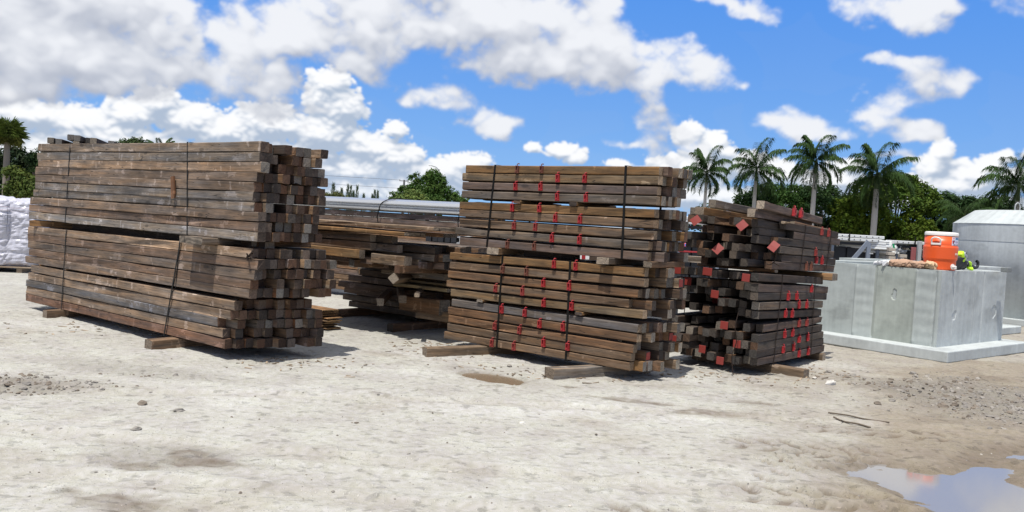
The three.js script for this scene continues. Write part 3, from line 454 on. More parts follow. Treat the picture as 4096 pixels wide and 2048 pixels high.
looseTimber('spacer_timber', 'pale block end jutting out at the left between the two middle bundles', 'timber', ...along(P2, U1, N1, -1.97, 0.06, -0.7), 1.19, 0.17, 0.08, 41, 'tan', M.woodB);
looseTimber('spacer_timber', 'grey block end jutting out right of centre between the two middle bundles', 'timber', ...along(P2, U1, N1, -0.42, 0.1, -0.7), 1.192, 0.16, 0.075, 42, 'gray', M.woodB);
looseTimber('spacer_timber', 'narrow timber lying along the right ends between the two middle bundles', 'timber', ...along(P2, U1, N1, 0.07, 0.02, -0.68), 1.2, 0.1, 0.062, 43, 'brown', M.woodB);
looseTimber('dunnage_timber', 'tan square timber on the ground jutting left from under the middle stack', 'timber', [-0.93, -9.66], [0.35, -10.45], -0.015, 0.13, 0.115, 44, 'grayTan', M.woodB);
looseTimber('dunnage_timber', 'grey square timber on the ground jutting forward from under the middle stack', 'timber', [0.45, -8.72], [1.55, -9.42], -0.015, 0.15, 0.125, 45, 'pale', M.woodB);

// ---- right stack: short dark timbers seen at their ends, two bundles
const rowsS3L = [[0.165, 0.155], [0.258, 0.246], [0.342, 0.337], [0.433, 0.435], [0.54, 0.531], [0.696, 0.632], [0.798, 0.740], [0.907, 0.84], [1.0, 0.928], [1.118, 1.04]], frontS3L = [-0.04, -0.09, -0.07, -0.06, 0.06, -0.09, -0.1, -0.16, -0.16, -0.18], endS3L = [2.11, 2.07, 2.04, 1.97, 1.95, 1.9, 1.93, 2.05, 2.09, 1.87];
const rowsS3U = [[1.262, 1.208], [1.352, 1.3], [1.448, 1.396], [1.545, 1.482], [1.638, 1.572], [1.735, 1.66]], frontS3U = [0.17, 0.48, 0.37, 0.3, 0.76, 0.51], endS3U = [2.28, 2.3, 2.21, 2.1, 2.41, 2.33];
const tagsS3L = [[1.18, 1.49], [0.66, 0.98], [1.15, 1.44], [0.67, 0.92], [1.11, 1.37], [0.65, 0.86], [1.06, 1.32], [0.7, 0.97], [1.45], []], tagsS3U = [[1.22, 1.38], [1.54, 1.75], [1.5], [], [], [1.67, 1.92]];
function bundleS3(t, rows, fronts, ends, tags, y0, width, seed, upper) {
  const r = rng(seed), tones = ['dark', 'darkGray', 'black', 'dark', 'brown', 'black', 'darkGray'];
  rows.forEach(([yl, yr], i) => {
    const slope = (yr - yl) / 2;
    for (let c = 0; c < width; c++) {
      if (c > 1 && r() < (upper ? 0.11 : 0.05)) continue;
      const x0 = c === 0 ? fronts[i] : (upper ? 0.1 : -0.02) + (r() < 0.36 ? 0.12 + 0.4 * r() : -0.14 + 0.22 * r()) - (upper ? 0.25 * (c / width) : 0.02), x1 = c === 0 ? ends[i] : 2.0 + (r() - 0.5) * 0.2;
      const dy = c ? (r() - 0.5) * 0.02 : 0, lit = r();
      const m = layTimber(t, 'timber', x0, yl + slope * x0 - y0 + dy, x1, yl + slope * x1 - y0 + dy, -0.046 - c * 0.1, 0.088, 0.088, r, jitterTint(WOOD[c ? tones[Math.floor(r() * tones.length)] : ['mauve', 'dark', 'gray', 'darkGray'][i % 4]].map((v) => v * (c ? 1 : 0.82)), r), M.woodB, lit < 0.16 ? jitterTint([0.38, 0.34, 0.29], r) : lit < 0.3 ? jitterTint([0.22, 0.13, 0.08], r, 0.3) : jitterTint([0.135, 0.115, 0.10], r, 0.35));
      m.rotation.y = c ? (r() - 0.5) * 0.03 : 0;
      if (c === 0) { m.rotation.x = 0; brackets(m, tags[i], upper && i === 0 ? 2 : (i === 4 && !upper) || (upper && i > 1) ? 1 : 0, r); }
      if (c && !upper && r() < 0.05) { const p = part(m, 'red_plate', rbox(0.006, 0.09, 0.09, 0.003), M.redPlate); p.position.x = x0 - m.position.x - 0.006; }
    }
  });
}
const s3l = thing('timber_bundle', 'lower bundle of the right stack, short dark timbers with red plates among their ends', 'timber bundle', [P3[0], 0.1, P3[1]], TURN3);
bundleS3(s3l, rowsS3L, frontS3L, endS3L, tagsS3L, 0.1, 12, 51, false);
strapPart(s3l, 0.5, 0.4, 1.04, 0.0, 0.003, -1.2, M.strapRust, 0.016); strapPart(s3l, 1.57, 1.61, 0.99, 0.0, 0.003, -1.2, M.strapRust, 0.016);
const s3u = thing('timber_bundle', 'upper sagging bundle of the right stack, ragged dark timber ends with red diamond plates', 'timber bundle', [P3[0], 1.2, P3[1]], TURN3);
bundleS3(s3u, rowsS3U, frontS3U, endS3U, tagsS3U, 1.2, 9, 52, true);
strapPart(s3u, 1.12, 1.03, 0.54, 0.0, 0.003, -0.9, M.strapRust, 0.016); strapPart(s3u, 2.05, 1.93, 0.5, 0.0, 0.003, -0.9, M.strapRust, 0.016);
{                                                        // bent red plates hung on the ragged ends, and the upright ones on the lower ends
  const s = 0.046, sh = (sign) => { const g = new THREE.BufferGeometry(); g.setAttribute('position', new THREE.Float32BufferAttribute([-s, 0, 0, s, 0, 0, s, s * 1.05 * sign, -0.027 * (sign > 0 ? 1 : -0.9), -s, s * 1.05 * sign, -0.027 * (sign > 0 ? 1 : -0.9)], 3)); g.setAttribute('uv', new THREE.Float32BufferAttribute([0, 0, 1, 0, 1, 1, 0, 1], 2)); g.setIndex(sign > 0 ? [0, 1, 2, 0, 2, 3] : [0, 2, 1, 0, 3, 2]); return g.toNonIndexed(); };
  const plate = merge([sh(1), sh(-1)]); plate.computeVertexNormals();
  const spots = [[-0.78, 1.72], [-0.21, 1.69], [-0.48, 1.41], [0.17, 1.48]];
  spots.forEach(([u, y], i) => { const m = part(s3u, 'red_plate', plate, M.redPlate); m.position.set(-0.24, y - 1.2, u); m.rotation.order = 'YXZ'; m.rotation.set(0.05, -Math.PI / 2, -0.85 + i * 0.1); });
  const arm = part(s3u, 'tie_wire', merge([tube([[-0.15, 0.24, 0.17], [-0.14, 0.16, 0.16], [-0.13, 0.1, 0.14]], 0.006), tube([[-0.13, 0.1, 0.14], [-0.12, 0.075, 0.09], [-0.13, 0.08, 0.05]], 0.006), tube([[-0.13, 0.1, 0.14], [-0.12, 0.07, 0.2]], 0.006)]), M.strapRust);
  arm.castShadow = true;
  for (const [u, y, w] of [[-0.61, 1.14, 0.11], [-0.14, 1.11, 0.09], [-0.5, 0.89, 0.09], [-0.62, 0.24, 0.08], [-0.39, 0.14, 0.085], [-0.36, 0.55, 0.09], [-1.0, 0.31, 0.1]]) { const m = part(s3l, 'red_plate', rbox(0.008, 0.088, w, 0.003), M.redPlate); m.position.set(-0.2 + (y < 0.3 ? 0.02 : 0), y - 0.1, u); m.rotation.set(0.05, 0.12, 0); }
  part(s3l, 'hanging_strap', tube([[-0.22, 0.62, -0.19], [-0.26, 0.45, -0.2], [-0.24, 0.3, -0.18], [-0.27, 0.12, -0.21], [-0.29, -0.08, -0.17]], 0.006, 30), M.strapRust);
}
// loose pieces on top of the right stack
const on3 = (x, z) => { const p = from(P3, U3, N3, x, z); return [p[0], p[2]]; };
looseTimber('loose_timber', 'dark timber on the very top of the right stack with two red brackets', 'timber', on3(-0.13, -0.06), on3(1.9, -0.12), 1.885, 0.09, 0.09, 61, 'mauve', M.woodB, null, 0, -0.11);
{ const t = scene.getObjectByName('loose_timber'), r = rng(62); for (const x of [-0.1, 0.14]) { const b = part(t, 'red_bracket', bracketGeo, M.red); b.position.set(x, 0.01, 0.046); b.rotation.z = (r() - 0.5) * 0.2; } }
looseTimber('loose_timber', 'long grey timber beside the topmost one on the right stack', 'timber', on3(-0.42, -0.5), on3(1.7, -0.42), 1.87, 0.09, 0.09, 63, 'gray', M.woodB, null, 0, -0.1);
looseTimber('loose_timber', 'grey-brown timber just below the topmost one on the right stack', 'timber', on3(-0.2, -0.13), on3(1.75, -0.2), 1.79, 0.095, 0.09, 64, 'mauve', M.woodB, null, 0, -0.09);
looseTimber('loose_timber', 'dark timber with a tan end high on the left of the right stack', 'timber', on3(-0.16, -0.78), on3(1.6, -0.62), 1.79, 0.12, 0.09, 65, 'amber', M.woodB, null, 0, -0.08);
looseTimber('loose_timber', 'black timber end on the outer left top of the right stack', 'timber', on3(-0.08, -0.9), on3(1.7, -0.74), 1.785, 0.09, 0.09, 66, 'black', M.woodB, null, 0, -0.08);
looseTimber('loose_timber', 'short split timber end on top of the right stack beneath the bracketed one', 'timber', on3(0.75, -0.04), on3(2.2, -0.1), 1.70, 0.08, 0.08, 67, 'brown', M.woodB, null, 0, -0.06);
looseTimber('wood_strip', 'thin fresh tan strip lying on top of the right stack', 'wood strip', on3(0.45, -0.02), on3(1.4, -0.06), 1.742, 0.05, 0.028, 68, 'yellow', M.woodB, null, 0, -0.05);
looseTimber('spacer_timber', 'tan spacer jutting out at the far right between the two right bundles', 'timber', on3(1.95, 0.12), on3(1.95, -1.0), 1.06, 0.2, 0.09, 69, 'tan', M.woodB);
looseTimber('spacer_timber', 'dark spacer near the front corner between the two right bundles', 'timber', on3(0.35, -0.02), on3(0.35, -1.0), 1.17, 0.1, 0.035, 70, 'brown', M.woodB);
looseTimber('dunnage_timber', 'brown square timber on the ground jutting right from under the right stack', 'timber', [3.42, -9.66], [2.35, -10.6], -0.015, 0.13, 0.11, 71, 'grayTan', M.woodB);
looseTimber('dunnage_timber', 'short timber end on the ground behind the right stack', 'timber', [4.15, -11.12], [3.1, -12.0], -0.015, 0.13, 0.11, 72, 'grayTan', M.woodB);

// ---- heap of mixed timbers between the left and middle stacks
const on4 = (x, z) => { const p = from(P4, U1, N1, x, z); return [p[0], p[2]]; };
{
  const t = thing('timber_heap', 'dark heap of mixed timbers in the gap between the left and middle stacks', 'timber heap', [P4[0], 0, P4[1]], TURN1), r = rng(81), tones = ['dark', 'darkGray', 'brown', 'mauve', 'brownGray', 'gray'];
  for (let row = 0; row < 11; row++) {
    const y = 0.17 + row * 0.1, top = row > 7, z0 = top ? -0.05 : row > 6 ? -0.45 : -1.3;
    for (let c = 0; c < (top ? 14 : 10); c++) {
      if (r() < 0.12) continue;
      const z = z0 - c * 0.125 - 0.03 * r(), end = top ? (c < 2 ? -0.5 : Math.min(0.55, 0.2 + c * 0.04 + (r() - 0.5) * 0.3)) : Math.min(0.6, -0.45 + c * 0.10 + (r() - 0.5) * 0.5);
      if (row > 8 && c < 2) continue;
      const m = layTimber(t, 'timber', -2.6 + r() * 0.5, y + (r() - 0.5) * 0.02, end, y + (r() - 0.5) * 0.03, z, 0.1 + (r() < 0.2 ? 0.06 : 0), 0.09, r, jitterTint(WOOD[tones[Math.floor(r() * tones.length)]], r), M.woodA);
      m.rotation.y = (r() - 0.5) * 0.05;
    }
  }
  for (const x of [-1.7, -0.78, 0.08]) { const m = layTimber(t, 'bearer', -0.85, 0.9, 0.85, 0.9, 0, 0.1, 0.1, r, jitterTint(WOOD.brown, r)); m.position.set(x, x > 0 ? 0.9 : 0.92, -0.78); m.rotation.y = Math.PI / 2; }
  for (const x of [-2.2, -0.6]) { const m = layTimber(t, 'bearer', -0.9, 0.06, 0.9, 0.06, 0, 0.12, 0.12, r, WOOD.brown); m.position.set(x, 0.05, -1.4); m.rotation.y = Math.PI / 2; }
  looseTimber('plank', 'wide weathered plank, topmost on the heap behind the left stack', 'plank', on4(-2.4, -0.2), on4(0.62, -0.2), 1.415, 0.42, 0.045, 82, 'grayTan');
  looseTimber('plank', 'orange-brown plank under the topmost plank of the heap', 'plank', on4(-2.3, -0.12), on4(0.17, -0.12), 1.33, 0.4, 0.045, 83, 'amber');
  looseTimber('plank', 'broken plank end below the topmost plank of the heap', 'plank', on4(-1.4, -0.42), on4(0.42, -0.5), 1.335, 0.3, 0.05, 84, 'brown');
  looseTimber('loose_timber', 'grey timber in the top row of the heap beneath the planks', 'timber', on4(-2.0, -0.05), on4(-0.52, -0.05), 1.215, 0.1, 0.095, 85, 'grayTan');
  looseTimber('loose_timber', 'second timber in the top row of the heap, ending further right', 'timber', on4(-2.0, -0.17), on4(-0.24, -0.17), 1.212, 0.1, 0.095, 86, 'gray');
  looseTimber('loose_timber', 'brown timber in the second row of the heap', 'timber', on4(-2.0, -0.04), on4(-0.5, -0.04), 1.105, 0.1, 0.1, 87, 'brownGray');
  looseTimber('loose_timber', 'pale timber end in the second row of the heap', 'timber', on4(-2.0, -0.16), on4(-0.13, -0.16), 1.10, 0.1, 0.1, 88, 'pale');
  looseTimber('loose_timber', 'long brown timber slanting along the front of the heap to an angled end', 'timber', on4(-2.4, 0.06), on4(-0.6, 0.06), 0.995, 0.1, 0.11, 89, 'amber');
  looseTimber('loose_timber', 'sunlit short timber face on the heap right of the slanting timber', 'timber', on4(-0.45, -0.03), on4(0.13, -0.06), 0.955, 0.14, 0.12, 90, 'grayTan');
  looseTimber('loose_timber', 'small square timber end in the middle of the heap', 'timber', on4(-1.6, -0.3), on4(0.12, -0.3), 0.93, 0.1, 0.1, 91, 'grayTan');
  looseTimber('loose_timber', 'short sunlit timber turned on edge, sticking out of the middle of the heap', 'timber', on4(-0.95, -1.45), on4(-0.05, 0.0), 0.67, 0.105, 0.105, 92, 'grayTan', M.woodA, null, 0.75, 0.06);
  looseTimber('wood_strip', 'thin dark strip with a white end poking from the heap', 'wood strip', on4(-0.9, -1.45), on4(0.28, -0.1), 0.575, 0.06, 0.05, 93, 'dark');
  looseTimber('loose_timber', 'low pair-forming timber end at the left foot of the heap', 'timber', on4(-1.6, -1.4), on4(-0.55, -0.25), 0.37, 0.1, 0.1, 94, 'brown');
  looseTimber('loose_timber', 'low timber end just right of the pair at the heap foot', 'timber', on4(-1.4, -1.4), on4(-0.28, -0.4), 0.43, 0.1, 0.1, 95, 'brownGray');
  looseTimber('loose_timber', 'thick brown timber block low in the heap', 'timber', on4(-0.6, -0.75), on4(0.15, -0.75), 0.30, 0.2, 0.2, 96, 'brown');
  looseTimber('loose_timber', 'upper tan timber end of the heap beside the middle stack', 'timber', on4(-1.0, -0.85), on4(0.28, -0.85), 1.0, 0.12, 0.09, 97, 'tan');
  looseTimber('loose_timber', 'longest tan timber end of the heap beside the middle stack', 'timber', on4(-1.0, -1.0), on4(0.6, -1.0), 0.91, 0.12, 0.1, 98, 'grayTan');
  looseTimber('loose_timber', 'middle tan timber end of the heap beside the middle stack', 'timber', on4(-1.0, -0.78), on4(0.28, -0.78), 0.9, 0.12, 0.09, 99, 'tan');
  looseTimber('loose_timber', 'lower tan timber end of the heap beside the middle stack', 'timber', on4(-1.0, -0.72), on4(0.2, -0.72), 0.76, 0.12, 0.09, 100, 'pale');
  looseTimber('splintered_board', 'yellow splintered board, upper of two beside the middle stack', 'board', on4(-0.6, -0.7), on4(0.35, -0.75), 0.695, 0.2, 0.03, 101, [0.55, 0.4, 0.2]);
  looseTimber('splintered_board', 'yellow splintered board, lower of two beside the middle stack', 'board', on4(-0.6, -0.62), on4(0.32, -0.7), 0.625, 0.24, 0.045, 102, [0.6, 0.47, 0.26]);
  looseTimber('loose_timber', 'pale timber end near the ground at the left foot of the middle stack', 'timber', on4(-0.3, -0.72), on4(0.55, -0.8), 0.22, 0.1, 0.13, 103, 'grayTan');
}
{                                                        // splintered sheets at the foot of the left stack
  const t = thing('board_stack', 'small stack of splintered orange boards by the left stack foot', 'boards', [-2.5, 0, -11.2], TURN1), r = rng(105);
  for (let i = 0; i < 8; i++) { const m = layTimber(t, 'board', -1.0, 0.03 + i * 0.034, 0.0 + 0.12 * r(), 0.03 + i * 0.034, -0.1 - 0.1 * r(), 0.26, 0.016, r, jitterTint([0.42, 0.24, 0.11], r, 0.25), M.woodA, [0.4, 0.25, 0.12]); m.rotation.y = (r() - 0.5) * 0.03; }
}
{                                                        // stack behind the left one, only its top shows
  const t = thing('timber_bundle', 'far stack of timbers whose ends peep over the left stack', 'timber bundle', [-7.22, 0, -13.2], Math.PI / 2 + 0.25), r = rng(111);
  for (let row = 0; row < 4; row++) for (let c = 0; c < 14; c++) {
    const y = 2.22 + row * 0.1 - c * 0.012;
    if (c > 11 || (row === 3 && (c < 2 || c === 6 || c > 8)) || (row === 2 && (c === 2 || c === 4 || c === 9))) continue;
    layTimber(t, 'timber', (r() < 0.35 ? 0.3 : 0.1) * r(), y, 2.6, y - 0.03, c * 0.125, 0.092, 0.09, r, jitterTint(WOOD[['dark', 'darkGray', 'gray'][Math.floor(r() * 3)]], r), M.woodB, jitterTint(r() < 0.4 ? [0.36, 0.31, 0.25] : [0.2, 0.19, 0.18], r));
  }
  part(t, 'support', merge([box(0.14, 2.02, 1.4, 0.6, 1.01, 0.65), box(0.14, 2.02, 1.4, 2.2, 1.01, 0.65)]), std({ color: new THREE.Color(0.1, 0.085, 0.07), roughness: 0.9 }));
}
// ---- bright steel rails on a timber bundle, behind the heap
{
  const turn = -0.60, o = [-0.62, 0, -14.3], t = thing('steel_rail_bundle', 'bundle of bright galvanised steel rails laid over timbers behind the heap', 'steel rails', [o[0], 1.62, o[2]], turn);
  const prof = [[0.0, 0], [0.075, 0.03], [0.08, 0.045], [0.005, 0.095], [0.005, 0.11], [0.07, 0.135], [0.072, 0.15], [-0.01, 0.2], [-0.14, 0.235]];
  const sh = new THREE.Shape([...prof.map(([a, b]) => new THREE.Vector2(a, b)), ...[...prof].reverse().map(([a, b]) => new THREE.Vector2(a - 0.006, b))]);
  const rail = new THREE.ExtrudeGeometry(sh, { depth: 5.2, bevelEnabled: false }).rotateY(-Math.PI / 2).translate(0.1, 0, 0);   // runs along -x
  const lay = new THREE.ExtrudeGeometry(sh, { depth: 5.2, bevelEnabled: false }).rotateZ(Math.PI / 2 * 0.86).rotateY(-Math.PI / 2).translate(0.1, 0, 0);
  for (let i = 0; i < 7; i++) { const a = part(t, 'rail', rail.clone().rotateX(0), M.galv); a.position.set(0, 0.0, -i * 0.055); a.rotation.y = 0; }
  const zs = [];
  for (const [x, y, z] of zs) { const b = part(t, 'rail', lay, M.galvDull); b.position.set(x, y, z); }
  for (const x of [-0.3, -2.15]) part(t, 'strap', tube([[x, -0.3, 0.06], [x - 0.03, -0.1, 0.09], [x, 0.04, 0.09], [x + 0.04, 0.14, 0.085], [x + 0.09, 0.21, 0.0], [x + 0.16, 0.245, -0.14], [x + 0.26, 0.245, -0.42]], 0.009, 30), M.strap);
  const b = thing('timber_bundle', 'bundle of brown timbers carrying the bright steel rails', 'timber bundle', [o[0], 0, o[2]], turn), r = rng(121);
  for (let row = 0; row < 15; row++) for (let c = 0; c < 5; c++) { const y = 0.16 + row * 0.1; layTimber(b, 'timber', -5.2 + 0.2 * r(), y, 0.1 + 0.15 * r(), y, -0.03 - c * 0.1, 0.094, 0.09, r, jitterTint(WOOD[['brown', 'brownGray', 'mauve'][Math.floor(r() * 3)]], r), M.woodA); }
}
// ---- steel posts seen end on beside the middle stack, their shadow put into the colour
{
  const t = thing('steel_post_stack', 'stack of steel posts seen end on behind the middle stack, shadow put into their dark colour', 'steel posts', [-1.36, 0, -13.4], -0.12), r = rng(131);
  const sh = new THREE.Shape(); sh.moveTo(-0.045, -0.05); for (const [x, y] of [[0.045, -0.05], [0.045, -0.038], [0.006, -0.034], [0.006, 0.034], [0.045, 0.038], [0.045, 0.05], [-0.045, 0.05], [-0.045, 0.038], [-0.006, 0.034], [-0.006, -0.034], [-0.045, -0.038]]) sh.lineTo(x, y);
  const g = new THREE.ExtrudeGeometry(sh, { depth: 1.6, bevelEnabled: false }).translate(0, 0, -1.6), sq = rbox(0.085, 0.095, 1.6, 0.006, 0, 0, -0.8);
  for (let row = 0; row < 11; row++) for (let c = 0; c < 8; c++) { const galv = c === 5 && row > 6; const m = part(t, 'post', galv ? g : sq, galv ? M.galvDull : M.darkSteel); m.position.set(0.04 + c * 0.098, 0.2 + row * 0.104, (r() - 0.5) * 0.08); }
  part(t, 'bearer', box(0.9, 0.12, 0.12, 0.38, 0.08, -0.3), std({ color: new THREE.Color(0.16, 0.12, 0.09), roughness: 0.9 }));
}
{                                                        // red and white barrier board glimpsed through the slot of the middle stack
  const t = thing('barrier_board', 'red and white barrier board seen through the middle stack slot', 'barrier', [0.98, 0, -13.5], 0.05);
  for (let i = 0; i < 8; i++) { const m = part(t, 'stripe', box(0.06, 0.10, 0.03, i * 0.06 - 0.21, 1.10, 0), i % 2 ? std({ color: new THREE.Color(0.75, 0.74, 0.72), roughness: 0.5 }) : M.red); m.rotation.z = 0; }
  for (const x of [-0.2, 0.2]) part(t, 'leg', box(0.04, 1.14, 0.04, x, 0.57, -0.035), M.galvDull);
}

{                                                        // low stack added behind that board to keep the slot dark
  const t = thing('timber_bundle', 'added low dark timber stack that keeps the slot of the middle stack dark', 'timber bundle', [0.1, 0, -15.2], -0.1), r = rng(137);
  for (let row = 0; row < 12; row++) for (let c = 0; c < 3; c++) layTimber(t, 'timber', -0.5 + 0.1 * r(), 0.1 + row * 0.1, 2.6 + 0.1 * r(), 0.1 + row * 0.1, -c * 0.1, 0.095, 0.094, r, jitterTint(WOOD.dark, r), M.woodB);
}

// ---------------------------------------------------------------- concrete
function concreteMaps(seed) {
  const f = (u, v) => { const a = tfbm(u * 5, v * 4, 5, 4, 5, seed), b = tfbm(u * 40, v * 40, 40, 40, 4, seed + 3), c = tfbm(u * 30, v * 3, 30, 3, 4, seed + 8), d = tnoise(u * 230, v * 230, 230, 230, seed); return 0.80 + 0.20 * a + 0.08 * b + 0.12 * c - 0.16 * sstep(0.05, 0.4, tfbm(u * 3, v * 6, 3, 6, 4, seed + 12)) - 0.14 * sstep(0.55, 0.75, d); };
  return texture(1024, 1024, (u, v) => { const m = Math.sqrt(clamp(f(u, v))); return [m * 0.985, m, m * 0.995]; });
}
const concreteTex = concreteMaps(4);
const panelTex = texture(1024, 512, (u, v) => {           // poured side: panels of different age between form seams, damp-stained at the foot
  const b = 2.25 * (1 - u) , n = tfbm(u * 5, v * 3, 5, 3, 5, 91), f = tfbm(u * 40, v * 20, 40, 20, 4, 93), st = tfbm(u * 36, v * 2, 36, 2, 3, 95);
  let m = 0.80 + 0.13 * n + 0.07 * f + 0.10 * st;
  const panel = sstep(0.34, 0.36, b) * (1 - sstep(0.93, 0.95, b)), cloud = tfbm(u * 4, v * 3, 4, 3, 5, 97);
  m -= 0.13 * panel * sstep(-0.12, 0.22, cloud + 0.45 * (0.55 - v)); m -= 0.16 * sstep(1.25, 1.27, b) * sstep(0.0, 0.3, cloud);
  m += 0.05 * (sstep(0.95, 0.97, b) - sstep(1.23, 1.25, b)); m -= 0.22 * (1 - sstep(0.0, 0.022, Math.abs(b - 0.06))) * 0.7;
  for (const [x0, w] of [[1.26, 0.008], [0.94, 0.012], [0.35, 0.008]]) m -= 0.24 * (1 - sstep(w * 0.4, w, Math.abs(b - x0))) * (0.6 + f);
  const g = Math.sqrt(clamp(m));
  return [g * 0.985, g, g * (0.995 - 0.03 * panel)];
});
const concretePanels = std({ map: panelTex, color: new THREE.Color(0.50, 0.525, 0.51), roughness: 0.85 });
const concrete = std({ map: concreteTex, color: new THREE.Color(0.52, 0.545, 0.535), roughness: 0.85, bumpMap: concreteTex, bumpScale: 0.004 });
const concretePale = std({ map: concreteTex, color: new THREE.Color(0.60, 0.62, 0.62), roughness: 0.85 });
function uvMetres(g, s = 2.6) {                          // box-style uv in metres
  g = g.index ? g.toNonIndexed() : g; const p = g.attributes.position, n = g.attributes.normal, uv = new Float32Array(p.count * 2);
  for (let i = 0; i < p.count; i++) { const ax = Math.abs(n.getX(i)), ay = Math.abs(n.getY(i)), az = Math.abs(n.getZ(i)), x = p.getX(i), y = p.getY(i), z = p.getZ(i); const [a, b] = ay > ax && ay > az ? [x, z] : ax > az ? [z + 0.7, y] : [x, y]; uv[i * 2] = a / s; uv[i * 2 + 1] = b / s; }
  return g.setAttribute('uv', new THREE.BufferAttribute(uv, 2));
}
// open-topped vault; local x along its right face, front corner of the base at the origin, -z away from the right face
function vault(label, at, turn, o) {
  const t = thing('concrete_vault', label, 'concrete vault', at, turn, null), { L, D, H, base, lip, thick } = o;
  const baseG = new RoundedBoxGeometry(L + lip * 2, base, D + lip * 2, 2, 0.02).translate((L + 2 * lip) / 2, base / 2, -(D + 2 * lip) / 2);
  part(t, 'base', uvMetres(baseG), concretePale);
  const face = (w, h, relief) => { const g = new THREE.PlaneGeometry(w, h, Math.round(w / 0.0125), Math.round(h / 0.0125)), p = g.attributes.position; for (let i = 0; i < p.count; i++) { const x = p.getX(i) + w / 2, y = p.getY(i) + h / 2, edge = Math.min(1, Math.min(x, w - x, y, h - y) / 0.04); p.setZ(i, relief(x, y) * edge); } g.computeVertexNormals(); return g; };
  const seam = (x, x0, d) => d * (1 - sstep(0.0, 0.03, Math.abs(x - x0))), pit = (x, y, cx, cy, a, b, d) => { const ox = 0.05 * fbm2(x * 9, y * 9, 3, 5), oy = 0.06 * fbm2(x * 9, y * 9, 3, 8), e = Math.hypot((x - cx + ox) / a, (y - cy + oy) / b); return -(d - 0.07 * Math.abs(fbm2(x * 22, y * 22, 2, 6))) * (1 - sstep(0.5, 1.1, e)); };
  const h = H - base, wave = (x, y) => 0.004 * fbm2(x * 1.6, y * 3.2, 3, 14) + 0.003 * fbm2(x * 7, y * 7, 2, 15);
  const right = face(L, h, (x, y) => wave(x, y) + (o.relief ? seam(x, 0.46, 0.006) + seam(x, 1.43, -0.012) + seam(x, 1.11, 0.007) + pit(x, y, 0.5, 0.43, 0.06, 0.07, 0.07) + pit(x, y, 1.88, 0.46, 0.08, 0.09, 0.08) : 0)).translate(L / 2 + lip, base + h / 2, -lip);
  const left = face(D, h, (x, y) => { const b = D - x; return wave(x + 9, y) + (o.relief ? seam(b, 1.25, 0.012) + seam(b, 0.95, -0.014) + seam(b, 0.35, 0.012) + seam(b, 0.07, -0.01) + pit(x, y, D - 0.66, 0.68, 0.024, 0.085, 0.11) + (b > 0.95 && b < 1.25 || b > 0.07 && b < 0.35 ? 0.0016 * Math.sin(y * 38 + 2 * fbm2(x * 3, y * 3, 2, 5)) : 0) : 0); }).rotateY(-Math.PI / 2).translate(lip, base + h / 2, -lip - D / 2);
  const wallBox = (w, d, x, z) => new RoundedBoxGeometry(w, h, d, 2, 0.012).translate(x, base + h / 2, z);
  part(t, 'wall', merge([uvMetres(right), uvMetres(wallBox(L - 0.012, thick - 0.006, lip + L / 2 + 0.004, -lip - thick / 2 - 0.005))]), concretePale);
  part(t, 'wall', merge([o.relief ? left : uvMetres(left), uvMetres(wallBox(thick - 0.006, D - thick - 0.02, lip + thick / 2 + 0.005, -lip - thick - (D - thick) / 2))]), o.relief ? concretePanels : concrete);
  part(t, 'wall', uvMetres(wallBox(thick, D - thick - 0.02, lip + L - thick / 2, -lip - thick - (D - thick) / 2)), concrete);
  part(t, 'wall', uvMetres(wallBox(L - 2 * thick, thick, lip + L / 2, -lip - D + thick / 2)), concrete);
  return t;
}
const TURNV = Math.atan2(0.638, 0.77);                   // local x = (0.77, -0.638), local -z = (-0.638, -0.77)
vault('nearest open concrete vault with the orange cooler on its corner', [5.968, 0.002, -11.512], TURNV, { L: 2.25, D: 2.25, H: 1.24, base: 0.16, lip: 0.29, thick: 0.16, relief: true });
vault('second concrete vault showing behind the nearest one, before the round tank', [7.72, 0.002, -14.55], TURNV, { L: 2.2, D: 2.2, H: 1.24, base: 0.14, lip: 0.25, thick: 0.16, relief: false });
solo('concrete_block', 'small grey block on the far right top of the nearest vault', 'block', uvMetres(rbox(0.16, 0.07, 0.1, 0.008, 0, 0.035, 0)), std({ map: concreteTex, color: new THREE.Color(0.25, 0.26, 0.26), roughness: 0.9 }), [7.52, 1.243, -13.0], TURNV);
{                                                        // round tank with a cone top
  const t = thing('concrete_tank', 'large round concrete tank with a cone top behind the vaults', 'concrete tank', [12.3, 0, -19.5]), R = 2.06;
  const body = new THREE.LatheGeometry([[0, 0], [R, 0], [R, 1.60], [R - 0.012, 1.606], [R - 0.012, 1.618], [R, 1.626], [R, 1.96], [R + 0.0, 2.0]].map(([a, b]) => new THREE.Vector2(a, b + 0.12)), 72);
  const uv = body.attributes.uv; for (let i = 0; i < uv.count; i++) uv.setXY(i, uv.getX(i) * 5, body.attributes.position.getY(i) / 2.6);
  part(t, 'wall', body, std({ map: concreteTex, color: new THREE.Color(0.62, 0.64, 0.66), roughness: 0.85 }));
  const cone = new THREE.LatheGeometry([[R - 0.004, 2.118], [R + 0.012, 2.13], [1.66, 2.43], [1.63, 2.45], [0.5, 2.45], [0.5, 2.2]].map(([a, b]) => new THREE.Vector2(a, b)), 72);
  const cu = cone.attributes.uv; for (let i = 0; i < cu.count; i++) cu.setXY(i, cu.getX(i) * 4, cu.getY(i) * 0.7);
  part(t, 'cone_top', cone, concretePale);
  part(t, 'base_slab', new THREE.CylinderGeometry(R + 0.28, R + 0.28, 0.12, 64).translate(0, 0.064, 0), concretePale);
  for (const a of [2.65, 1.75]) { const x = Math.cos(a) * 1.45, z = Math.sin(a) * 1.45; part(t, 'lifting_loop', tube([[x - 0.05, 2.42, z], [x - 0.05, 2.56, z], [x, 2.62, z], [x + 0.05, 2.56, z], [x + 0.05, 2.42, z]], 0.012, 20), M.galvDull); }
}
